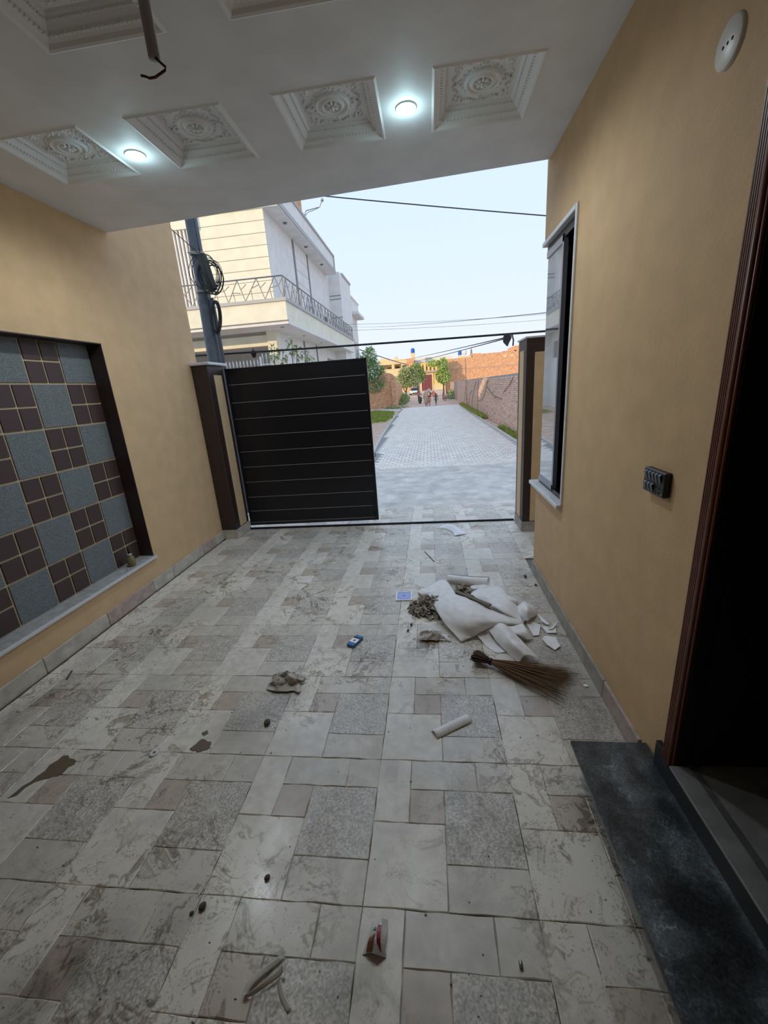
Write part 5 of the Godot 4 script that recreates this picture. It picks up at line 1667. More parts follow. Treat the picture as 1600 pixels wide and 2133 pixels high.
func motorcycle(label: String, at: Vector3, turn: float, col: Color) -> void:
	var t := thing("motorcycle", label, "motorcycle", at, "motorcycles on the lane")
	t.rotation.y = deg_to_rad(turn)
	for z in [-0.62, 0.62]:
		var ring := []
		for k in 20:
			ring.append(Vector3(0, 0.3 + sin(TAU * k / 20.0) * 0.26, z + cos(TAU * k / 20.0) * 0.26))
		var wb := B.new(true).tube(ring, 0.045, 6, false, true)
		for k in 6:
			wb.tube([Vector3(0, 0.3, z), Vector3(0, 0.3 + sin(TAU * k / 6.0) * 0.25, z + cos(TAU * k / 6.0) * 0.25)], 0.008, 4)
		obj("wheel", wb, M.tyre, t)
	var cm := StandardMaterial3D.new()
	cm.albedo_color = col
	cm.roughness = 0.3
	obj("tank", B.new(true).blob(Vector3(0, 0.80, 0.18), Vector3(0.13, 0.13, 0.27), 10, 6), cm, t)
	obj("seat", B.new().bbox(Vector3(0, 0.78, -0.35), Vector3(0.24, 0.09, 0.62), 0.03), M.tyre, t)
	obj("engine", B.new().bbox(Vector3(0, 0.42, 0.05), Vector3(0.24, 0.3, 0.38), 0.05), M.steel, t)
	obj("fork", B.new(true).tube([Vector3(-0.07, 0.3, 0.62), Vector3(-0.07, 0.98, 0.40)], 0.022, 6).tube([Vector3(0.07, 0.3, 0.62), Vector3(0.07, 0.98, 0.40)], 0.022, 6).tube([Vector3(-0.36, 1.06, 0.3), Vector3(-0.1, 1.0, 0.42), Vector3(0.1, 1.0, 0.42), Vector3(0.36, 1.06, 0.3)], 0.016, 6), M.steel, t)
	obj("headlamp", B.new(true).blob(Vector3(0, 0.9, 0.52), Vector3(0.09, 0.09, 0.06)), M.white_plastic, t)
	obj("mudguard", B.new(true).tube([Vector3(0, 0.60, 0.80), Vector3(0, 0.63, 0.62), Vector3(0, 0.58, 0.42)], 0.05, 6), cm, t)
	obj("exhaust", B.new(true).tube([Vector3(0.14, 0.28, 0.1), Vector3(0.15, 0.27, -0.3), Vector3(0.15, 0.34, -0.8)], [0.02, 0.035, 0.045], 8), M.steel, t)


func build_figures() -> void:
	figure("woman walking in a long pale tan shawl at the far end of the paving", Vector3(-0.27, STREET_Y, -43.0), 175, 1.58, Color(0.55, 0.32, 0.26), Color(0.45, 0.24, 0.20), "walk", Color(0.60, 0.43, 0.30))
	figure("small child in pinkish red clothes walking beside the woman in the shawl", Vector3(0.04, STREET_Y, -42.6), 170, 1.02, Color(0.50, 0.20, 0.17), Color(0.42, 0.18, 0.15), "walk")
	figure("child in dark clothes running at the far end of the paving", Vector3(0.70, STREET_Y, -43.0), 165, 1.2, Color(0.12, 0.12, 0.13), Color(0.16, 0.14, 0.13), "run")
	motorcycle("dark motorcycle being ridden along the dirt lane left of the woman", Vector3(-1.05, STREET_Y - 0.01, -50.0), 8, Color(0.35, 0.12, 0.14))
	figure("rider in pinkish top astride the motorcycle on the dirt lane", Vector3(-1.06, STREET_Y - 0.01, -50.2), 8, 1.55, Color(0.58, 0.28, 0.24), Color(0.06, 0.05, 0.05), "ride")
	motorcycle("parked motorcycle farther off, before the red gate, with a rider in white", Vector3(0.05, -0.12, -68.5), 20, Color(0.08, 0.09, 0.10))
	figure("person in white seated on the far motorcycle before the red gate", Vector3(0.07, -0.12, -68.7), 20, 1.6, Color(0.70, 0.72, 0.70), Color(0.66, 0.68, 0.68), "ride")
	figure("person seated on the ground by the lane wall, in light clothes", Vector3(2.15, STREET_Y, -52.0), -70, 1.55, Color(0.62, 0.45, 0.36), Color(0.50, 0.34, 0.28), "sit")
	figure("person in reddish clothes seated near the lane wall, left of the other sitter", Vector3(1.75, STREET_Y, -52.6), 60, 1.4, Color(0.55, 0.28, 0.2), Color(0.4, 0.22, 0.18), "sit")
	var t := thing("brick_heap", "low heap of orange bricks on the lane before the red gate", "bricks", Vector3(0.68, -0.06, -71.0), "", "stuff")
	var bm := B.new().bbox(Vector3.ZERO, Vector3(0.23, 0.075, 0.11), 0.006).mesh()
	var wh := []
	var cs := []
	for i in 420:
		var r := sqrt(rng.randf()) * 0.75
		var a := rnd(0, TAU)
		wh.append(Transform3D(Basis.from_euler(Vector3(rnd(-0.4, 0.4), rnd(0, 6), rnd(-0.4, 0.4))), Vector3(cos(a) * r, rng.randf() * 0.95 * (1.0 - r / 0.8) + 0.04, sin(a) * r)))
		var v := rnd(0.8, 1.1)
		cs.append(Color(v * 1.15, v * 0.78, v * 0.6))
	many("brick", bm, M.brick, wh, cs, t)


# ------------------------------------------------------------------ pole and cables
func build_pole_and_cables() -> void:
	var t := thing("utility_pole", "grey steel utility pole standing outside the left gate pillar", "pole")
	obj("shaft", B.new(true).tube([Vector3(-3.53, STREET_Y, -7.0), Vector3(-3.52, 2.35, -7.0), Vector3(-3.52, 2.36, -7.0), Vector3(-3.51, 3.3, -7.0), Vector3(-3.51, 3.31, -7.0), Vector3(-3.5, 8.0, -7.0)], [0.14, 0.125, 0.115, 0.108, 0.098, 0.07], 20), M.pole_metal, t)
	for y in [3.39, 3.93]:
		obj("strap", B.new(true).lathe([Vector2(0.10, 0.0), Vector2(0.112, 0.004), Vector2(0.112, 0.03), Vector2(0.10, 0.034)], 18, Transform3D(Basis(), Vector3(-3.508, y, -7.0))), M.rail_metal, t)
	obj("strap_arm", B.new(true).tube([Vector3(-3.42, 3.41, -6.96), Vector3(-3.22, 3.36, -6.9)], 0.012, 6).tube([Vector3(-3.6, 3.95, -6.9), Vector3(-3.38, 3.9, -6.88)], 0.014, 6), M.rail_metal, t)
	t = thing("service_pipe", "thin dark conduit pipe strapped beside the utility pole", "conduit")
	obj("pipe", B.new(true).tube([Vector3(-3.34, STREET_Y, -6.95), Vector3(-3.35, 2.3, -6.95), Vector3(-3.36, 3.05, -6.95), Vector3(-3.37, 3.3, -6.95)], 0.028, 10), M.cable_grey, t)
	t = thing("splice_box", "dark cylindrical cable splice box hung on the utility pole", "splice box")
	obj("barrel", B.new(true).tube([Vector3(-3.345, 3.86, -6.80), Vector3(-3.34, 3.85, -6.80), Vector3(-3.255, 3.38, -6.80), Vector3(-3.25, 3.37, -6.80)], [0.05, 0.07, 0.07, 0.05], 16), M.coil_box, t)
	t = thing("cable_coil", "loose coil of thin black cable hanging around the splice box", "cable coil")
	for k in 11:
		var ring := []
		var r := rnd(0.17, 0.26)
		var c := Vector3(-3.28 + rnd(-0.055, 0.055), 3.58 + rnd(-0.05, 0.05), -6.79 + rnd(-0.10, 0.085))
		var sq := rnd(0.62, 1.0)
		for j in 28:
			var a := TAU * j / 28.0
			ring.append(c + Vector3(cos(a) * r * sq, sin(a) * r * rnd(0.98, 1.02), sin(a * 2.0 + k) * 0.02))
		obj("loop", B.new(true).tube(ring, 0.005 if k < 9 else 0.010, 5, false, true), M.cable, t)
	t = thing("cable_coil", "small dark oval cable loop lower on the utility pole", "cable coil")
	for k in 3:
		var ring2 := []
		for j in 24:
			var a := TAU * j / 24.0
			ring2.append(Vector3(-3.325 + cos(a) * (0.085 - k * 0.015) + sin(a) * 0.03, 3.01 + sin(a) * (0.24 - k * 0.02), -6.905 + k * 0.012))
		obj("loop", B.new(true).tube(ring2, 0.010, 5, false, true), M.cable, t)
	var span := func(called: String, label: String, a: Vector3, b: Vector3, sag: float, r: float, m: Material):
		var pts := []
		for k in 17:
			var f := k / 16.0
			pts.append(a.lerp(b, f) + Vector3.DOWN * sag * 4.0 * f * (1.0 - f))
		tag(obj(called, B.new(true).tube(pts, r, 6), m), label, "cable")
	span.call("thick_cable", "thick black cable sagging across the whole view above the gate", Vector3(-9.5, 2.66, -7.25), Vector3(9.0, 2.42, -7.25), 0.10, 0.017, M.cable)
	span.call("thin_cable", "grey cable slanting across the open sky under the ceiling edge", Vector3(-6.0, 5.42, -7.0), Vector3(8.0, 2.9, -7.0), 0.12, 0.008, M.cable_grey)
	span.call("thin_cable", "thin cable from the white house's end block to the right wall", Vector3(-6.1, 6.84, -37.0), Vector3(2.6, 2.66, -7.0), 0.12, 0.007, M.cable_grey)
	span.call("lane_cable", "upper of two thin cables running down the lane to the rag", Vector3(-5.0, 5.25, -60.0), Vector3(1.25, 2.375, -7.25), 0.10, 0.009, M.cable_grey)
	span.call("lane_cable", "lower of two thin cables running down the lane to the rag", Vector3(-5.0, 5.0, -60.0), Vector3(1.25, 2.36, -7.25), 0.22, 0.009, M.cable_grey)
	span.call("far_cable", "upper of the faint far cables low over the skyline", Vector3(-5.43, 6.05, -30.0), Vector3(16.0, 5.65, -30.0), 0.25, 0.009, M.cable_grey)
	span.call("far_cable", "lower of the faint far cables low over the skyline", Vector3(-5.43, 5.68, -30.0), Vector3(16.0, 5.35, -30.0), 0.25, 0.009, M.cable_grey)
	span.call("dark_cable", "dark slanting cable end against the sky just above the tree by the gate", Vector3(-9.0, 6.6, -45.0), Vector3(-3.0, 5.0, -70.0), 0.1, 0.05, M.cable)
	span.call("pole_cable", "left of the two wires dropping onto the pole's splice box", Vector3(-3.9, 6.0, -8.0), Vector3(-3.41, 3.92, -6.9), 0.0, 0.006, M.cable)
	span.call("pole_cable", "right of the two wires dropping onto the pole's splice box", Vector3(-3.2, 6.2, -6.4), Vector3(-3.40, 3.92, -6.88), 0.0, 0.005, M.cable)
	span.call("pole_cable", "wire crossing the pole slantwise from the upper left to the splice box", Vector3(-4.6, 5.2, -6.95), Vector3(-3.42, 3.92, -6.86), 0.05, 0.006, M.cable)
	var rg := thing("rag", "grey torn rag caught on the thick cable above the right pillar", "rag")
	obj("cloth", B.new(true).sheet([[Vector3(1.22, 2.42, -7.23), Vector3(1.27, 2.43, -7.20), Vector3(1.33, 2.42, -7.23)], [Vector3(1.20, 2.36, -7.20), Vector3(1.26, 2.34, -7.24), Vector3(1.33, 2.36, -7.19)], [Vector3(1.21, 2.31, -7.24), Vector3(1.27, 2.24, -7.2), Vector3(1.30, 2.29, -7.25)]], 6, 6, 0.004), M.rag, rg)
	obj("tail", B.new(true).tube([Vector3(1.345, 2.41, -7.23), Vector3(1.365, 2.32, -7.22), Vector3(1.36, 2.24, -7.23)], 0.012, 5), M.rag, rg)
	var tp := thing("thin_pole", "thin rusty pole standing against the lane's brick wall", "pole")
	obj("shaft", B.new(true).tube([Vector3(3.17, STREET_Y, -36.5), Vector3(3.1, 3.6, -36.5)], 0.04, 8), M.brick_far, tp)
	var bw := thing("barbed_wire", "black knotted wire hanging from a pole wire beside the end of the left wall", "wire")
	var pts2 := [Vector3(-4.305, 4.83, -6.93), Vector3(-4.16, 3.9, -6.75), Vector3(-3.94, 3.36, -6.6), Vector3(-3.885, 3.1, -6.6), Vector3(-3.86, 2.9, -6.6), Vector3(-3.875, 2.7, -6.6)]
	var wb := B.new(true).tube(pts2, 0.005, 5)
	for k in 16:
		var f := k / 16.0 * 5.0
		wb.blob(pts2[int(f)].lerp(pts2[int(f) + 1], f - int(f)), Vector3(0.010, 0.010, 0.010), 5, 3)
	obj("strand", wb, M.cable, bw)


const SHEET_FRONT := [[Vector3(-0.073, 0.050, -3.159), Vector3(0.171, 0.130, -2.980), Vector3(0.393, 0.100, -2.805), Vector3(0.625, 0.050, -2.719)], [Vector3(-0.025, 0.070, -2.935), Vector3(0.191, 0.150, -2.704), Vector3(0.377, 0.120, -2.626), Vector3(0.610, 0.040, -2.692)], [Vector3(0.045, 0.060, -2.710), Vector3(0.207, 0.110, -2.576), Vector3(0.356, 0.080, -2.605), Vector3(0.521, 0.050, -2.660)], [Vector3(0.159, 0.012, -2.524), Vector3(0.256, 0.030, -2.568), Vector3(0.359, 0.050, -2.627), Vector3(0.461, 0.050, -2.689)]]
const SHEET_CONE := [[Vector3(0.353, 0.060, -2.612), Vector3(0.444, 0.100, -2.615), Vector3(0.509, 0.070, -2.595)], [Vector3(0.396, 0.030, -2.505), Vector3(0.469, 0.100, -2.454), Vector3(0.556, 0.050, -2.498)], [Vector3(0.450, 0.010, -2.408), Vector3(0.503, 0.100, -2.345), Vector3(0.595, 0.050, -2.381)], [Vector3(0.504, 0.004, -2.307), Vector3(0.549, 0.075, -2.291), Vector3(0.641, 0.015, -2.331)]]
const SHEET_CONE_IN := [[Vector3(0.271, 0.030, -2.584), Vector3(0.318, 0.030, -2.625), Vector3(0.353, 0.060, -2.612)], [Vector3(0.323, 0.005, -2.488), Vector3(0.354, 0.008, -2.522), Vector3(0.382, 0.012, -2.563)], [Vector3(0.370, 0.004, -2.416), Vector3(0.407, 0.004, -2.409), Vector3(0.442, 0.006, -2.414)]]
const SHEET_RIGHT := [[Vector3(0.455, 0.060, -2.653), Vector3(0.525, 0.060, -2.635), Vector3(0.610, 0.050, -2.693)], [Vector3(0.507, 0.040, -2.584), Vector3(0.551, 0.070, -2.538), Vector3(0.622, 0.050, -2.601)], [Vector3(0.565, 0.006, -2.556), Vector3(0.602, 0.030, -2.528), Vector3(0.654, 0.006, -2.560)]]
const SHEET_BACK := [[Vector3(0.286, 0.040, -3.167), Vector3(0.367, 0.040, -3.259), Vector3(0.535, 0.050, -3.271), Vector3(0.578, 0.050, -3.140)], [Vector3(0.344, 0.040, -3.054), Vector3(0.421, 0.090, -3.004), Vector3(0.546, 0.100, -2.961), Vector3(0.618, 0.050, -2.966)], [Vector3(0.410, 0.040, -2.927), Vector3(0.467, 0.110, -2.786), Vector3(0.569, 0.090, -2.819), Vector3(0.620, 0.050, -2.829)], [Vector3(0.543, 0.030, -2.780), Vector3(0.581, 0.050, -2.729), Vector3(0.607, 0.050, -2.719), Vector3(0.621, 0.040, -2.718)]]
const SHEET_LOBE := [[Vector3(0.613, 0.050, -2.916), Vector3(0.678, 0.070, -2.971), Vector3(0.716, 0.060, -2.957), Vector3(0.764, 0.030, -2.948)], [Vector3(0.614, 0.040, -2.846), Vector3(0.651, 0.110, -2.783), Vector3(0.690, 0.090, -2.807), Vector3(0.751, 0.020, -2.868)], [Vector3(0.627, 0.020, -2.768), Vector3(0.657, 0.050, -2.737), Vector3(0.682, 0.050, -2.763), Vector3(0.750, 0.010, -2.865)]]
const SHEET_MIDLOBE := [[Vector3(0.536, 0.040, -3.206), Vector3(0.571, 0.060, -3.099), Vector3(0.654, 0.040, -3.046)], [Vector3(0.547, 0.050, -3.052), Vector3(0.576, 0.100, -2.961), Vector3(0.639, 0.050, -2.997)], [Vector3(0.571, 0.030, -2.982), Vector3(0.597, 0.050, -2.936), Vector3(0.627, 0.030, -2.961)]]
const SHEET_LEFT := [[Vector3(-0.167, 0.020, -3.278), Vector3(-0.073, 0.040, -3.299), Vector3(0.059, 0.020, -3.476), Vector3(0.115, 0.030, -3.388)], [Vector3(-0.141, 0.030, -3.198), Vector3(-0.050, 0.060, -3.175), Vector3(0.064, 0.050, -3.262), Vector3(0.151, 0.050, -3.199)], [Vector3(-0.108, 0.020, -3.169), Vector3(-0.028, 0.050, -3.134), Vector3(0.081, 0.050, -3.131), Vector3(0.162, 0.060, -3.111)]]
const SHEET_ROLLTAIL := [[Vector3(0.294, 0.030, -3.318), Vector3(0.424, 0.040, -3.357), Vector3(0.512, 0.030, -3.412)], [Vector3(0.312, 0.030, -3.268), Vector3(0.423, 0.050, -3.262), Vector3(0.517, 0.030, -3.298)], [Vector3(0.367, 0.020, -3.261), Vector3(0.454, 0.040, -3.244), Vector3(0.550, 0.020, -3.292)]]


# ------------------------------------------------------------------ torn wall paper heap by the right wall
func build_paper_heap() -> void:
	var sheets := [
		["paper_sheet", SHEET_FRONT, "biggest grey paper sheet, draped over the front of the heap", 0.0015],
		["paper_sheet", SHEET_CONE, "paper sheet curled into a cone, pointing toward the broom", 0.0015],
		["paper_flap", SHEET_CONE_IN, "shaded paper flap tucked under the curled paper cone", 0.0015],
		["paper_flap", SHEET_RIGHT, "pointed paper flap under the right end of the biggest sheet", 0.0015],
		["paper_sheet", SHEET_BACK, "rumpled grey paper sheet lying behind the wooden batten", 0.0015],
		["paper_flap", SHEET_LOBE, "bulging paper flap at the right end of the heap toward the white shards", 0.0015],
		["paper_flap", SHEET_MIDLOBE, "small folded paper flap between the rumpled sheet and the bulging flap", 0.0015],
		["paper_flap", SHEET_LEFT, "crumpled paper corner at the left of the heap beside the disc case", 0.0015],
		["paper_flap", SHEET_ROLLTAIL, "paper tail under the rolled tube at the back of the heap", 0.0015]]
	for s in sheets:
		var t := obj(s[0], B.new(true).sheet(s[1], 26, 20, s[3], 0.006), M.paper)
		tag(t, s[2], "paper", "torn paper of the heap")
	# rolled tube at the back
	var rows := []
	for k in 9:
		var a := -0.4 + k * 0.72
		var r := 0.030 + k * 0.0012
		var row := []
		for i in 4:
			var p: Vector3 = [Vector3(0.112, 0.045, -3.459), Vector3(0.225, 0.045, -3.415), Vector3(0.34, 0.046, -3.378), Vector3(0.458, 0.048, -3.35)][i]
			var rr := r * (1.0 + 0.12 * i)
			row.append(p + Vector3(sin(a) * rr * -0.33, cos(a) * rr, sin(a) * rr * 0.94))
		rows.append(row)
	tag(obj("paper_roll", B.new(true).sheet(rows, 24, 8, 0.001), M.paper), "paper rolled into a tube lying along the back of the heap", "paper", "torn paper of the heap")
	# batten
	var bt := Vector3(0.399, 0.112, -2.816) - Vector3(0.165, 0.100, -3.058)
	var bz := bt.normalized()
	var bx := Vector3.UP.cross(bz).normalized()
	var t2 := obj("wooden_batten", B.new().bbox(Vector3(0.282, 0.118, -2.937), Vector3(0.034, 0.016, bt.length()), 0.002, Basis(bx, bz.cross(bx), bz)), M.batten)
	tag(t2, "short grey wooden batten lying across the paper heap", "wood")
	bt = Vector3(0.36, 0.09, -2.83) - Vector3(0.20, 0.10, -2.99)
	bz = bt.normalized()
	bx = Vector3.UP.cross(bz).normalized()
	t2 = obj("wood_strip", B.new().bbox(Vector3(0.26, 0.105, -2.89), Vector3(0.012, 0.008, 0.24), 0.001, Basis(bx, bz.cross(bx), bz)), M.batten)
	tag(t2, "thin wood strip under the front edge of the wooden batten", "wood")
	# swept shreds spilling from under the paper
	for heap in [[-0.03, -3.0, 0.20, 0.18, 620, 0.10, "swept heap of dusty shreds and shavings left of the paper"], [0.22, -3.22, 0.09, 0.07, 130, 0.11, "dark shreds and twigs in the gap under the rolled paper tube"]]:
		var t := thing("shreds", heap[6], "debris", Vector3(heap[0], 0.0, heap[1]), "", "stuff")
		var b := B.new()
		b.tri(Vector3(-0.5, 0, -0.2), Vector3(0.0, 0.18, 0.22), Vector3(0.45, 0.05, -0.1))
		b.tri(Vector3(0.45, 0.05, -0.1), Vector3(0.0, 0.18, 0.22), Vector3(0.7, 0.3, 0.35))
		b.tri(Vector3(-0.5, 0, -0.2), Vector3(-0.6, 0.12, 0.3), Vector3(0.0, 0.18, 0.22))
		var wh := []
		var cs := []
		for i in heap[4]:
			var r := pow(rng.randf(), 0.6)
			var a := rnd(0, TAU)
			var y: float = (1.0 - r) * heap[5] * rng.randf() + 0.004
			wh.append(Transform3D(Basis.from_euler(Vector3(rnd(-1.0, 1.0), rnd(0, 6.3), rnd(-1.0, 1.0))).scaled(Vector3.ONE * rnd(0.02, 0.052)), Vector3(cos(a) * r * heap[2], y, sin(a) * r * heap[3])))
			var v := rnd(0.35, 1.25)
			cs.append(Color(v, v * 0.98, v * 0.95))
		many("shred", b.mesh(), M.scrap, wh, cs, t)
	# broken white pieces at the right end
	var shards := [
		["flat white plaster shard nearest the paper heap's right end", [Vector2(0.65, -2.764), Vector2(0.701, -2.781), Vector2(0.745, -2.728), Vector2(0.705, -2.604), Vector2(0.663, -2.596)], 0.012],
		["long narrow white shard leaning at the back of the broken pieces", [Vector2(0.756, -2.869), Vector2(0.781, -2.835), Vector2(0.807, -2.736), Vector2(0.789, -2.719), Vector2(0.765, -2.789)], 0.020],
		["curled white sliver lying across the broken pieces by the skirting", [Vector2(0.778, -2.66), Vector2(0.823, -2.727), Vector2(0.874, -2.744), Vector2(0.812, -2.668)], 0.038],
		["largest white shard, nearest the viewer by the right skirting", [Vector2(0.713, -2.549), Vector2(0.741, -2.603), Vector2(0.807, -2.572), Vector2(0.809, -2.474), Vector2(0.764, -2.433), Vector2(0.724, -2.488)], 0.014],
		["white shard under the curled sliver by the right skirting", [Vector2(0.743, -2.719), Vector2(0.767, -2.636), Vector2(0.827, -2.627), Vector2(0.844, -2.702), Vector2(0.791, -2.71)], 0.012]]
	for s in shards:
		var P: Array = s[1]
		var c := Vector2.ZERO
		for p in P:
			c += p
		c /= P.size()
		var b2 := B.new()
		var n := P.size()
		var up := []
		for k in n:
			var lift: float = s[2] * (0.25 + 0.75 * absf(sin(k * 1.9 + s[2] * 90.0)))
			up.append(Vector3(P[k].x, 0.002 + lift, P[k].y))
		var cc := Vector3(c.x, 0.004 + s[2] * 0.35, c.y)
		for k in n:
			var j := (k + 1) % n
			b2.face([up[k], up[j], cc], Vector3.UP)
			var d := Vector3(0, -0.004, 0)
			b2.face([up[k] + d, up[j] + d, cc + d], Vector3.DOWN)
			b2.face([up[k], up[j], up[j] + d, up[k] + d], (up[k] + up[j]) * 0.5 - cc)
		tag(obj("plaster_shard", b2, M.paper), s[0], "shard", "broken white pieces beside the paper")
	for q in [["tiny white chip by the right skirting, farther of two", 0.82, -3.363], ["tiny white chip by the right skirting, nearer of two", 0.777, -3.306], ["tiny white chip lying past the broom's bristle tips", 0.842, -2.10]]:
		tag(obj("white_chip", B.new().blob(Vector3(0, 0.004, 0), Vector3(0.016, 0.006, 0.011), 6, 3, yaw(rnd(0, 180))), M.paper_white), q[0], "chip", "tiny white chips")
		get_child(get_child_count() - 1).position = Vector3(q[1], 0, q[2])
	for q in [["dark crumpled lump by the right skirting behind the paper heap", 0.811, -3.527, 0.022], ["dark splinter against the right skirting behind the paper heap", 0.864, -3.362, 0.016], ["dark splinter standing in front of the shred heap", -0.196, -2.747, 0.016], ["dark crumb just in front of the splinter by the shreds", -0.218, -2.67, 0.014]]:
		var t := obj("dark_crumb", B.new().blob(Vector3(0, q[3] * 0.6, 0), Vector3(q[3], q[3] * 0.6, q[3] * 0.6), 6, 4, yaw(rnd(0, 180))), M.pebble)
		tag(t, q[0], "debris")
		t.position = Vector3(q[1], 0, q[2])


# ------------------------------------------------------------------ loose things on the floor
func crumple(at: Vector3, r: float, h: float, sd: int, m: Material, called: String, label: String, cat: String) -> void:
	var n := FastNoiseLite.new()
	n.seed = sd
	n.frequency = 7.0
	var rows := []
	for j in 9:
		var row := []
		for i in 9:
			var u := (i - 4.0) / 4.0
			var v := (j - 4.0) / 4.0
			var p := Vector3(u * r, 0, v * r * 0.7)
			var q := n.get_noise_2d(p.x * 1.6 + sd, p.z * 1.6)
			var q2 := n.get_noise_2d(p.x * 3.0 - 5.0, p.z * 3.0 + sd)
			var edge := clampf(1.15 - maxf(absf(u), absf(v)), 0.0, 1.0)
			p.y = 0.004 + h * edge * (0.55 + q * 1.2 + absf(q2) * 0.7)
			p.x += q2 * r * 0.5
			p.z += q * r * 0.5
			p.y = maxf(p.y, 0.003)
			row.append(p)
		rows.append(row)
	var t := obj(called, B.new().sheet(rows, 14, 14, 0.0012), m)
	tag(t, label, cat)
	t.position = at


func patch(label: String, pts: Array, m: Material, sd: int, called := "floor_stain") -> void:
	var r := RandomNumberGenerator.new()
	r.seed = sd
	var out := []
	for i in pts.size():
		var a: Vector2 = pts[i]
		var b: Vector2 = pts[(i + 1) % pts.size()]
		for k in 4:
			var p := a.lerp(b, k / 4.0)
			if k > 0:
				p += (b - a).orthogonal().normalized() * r.randf_range(-0.22, 0.22) * (b - a).length() * 0.5
			out.append(p)
	var idx := Geometry2D.triangulate_polygon(PackedVector2Array(out))
	if idx.is_empty():
		out = pts
	tag(obj(called, B.new().prism(out, 0.0, 0.0022), m), label, "stain")


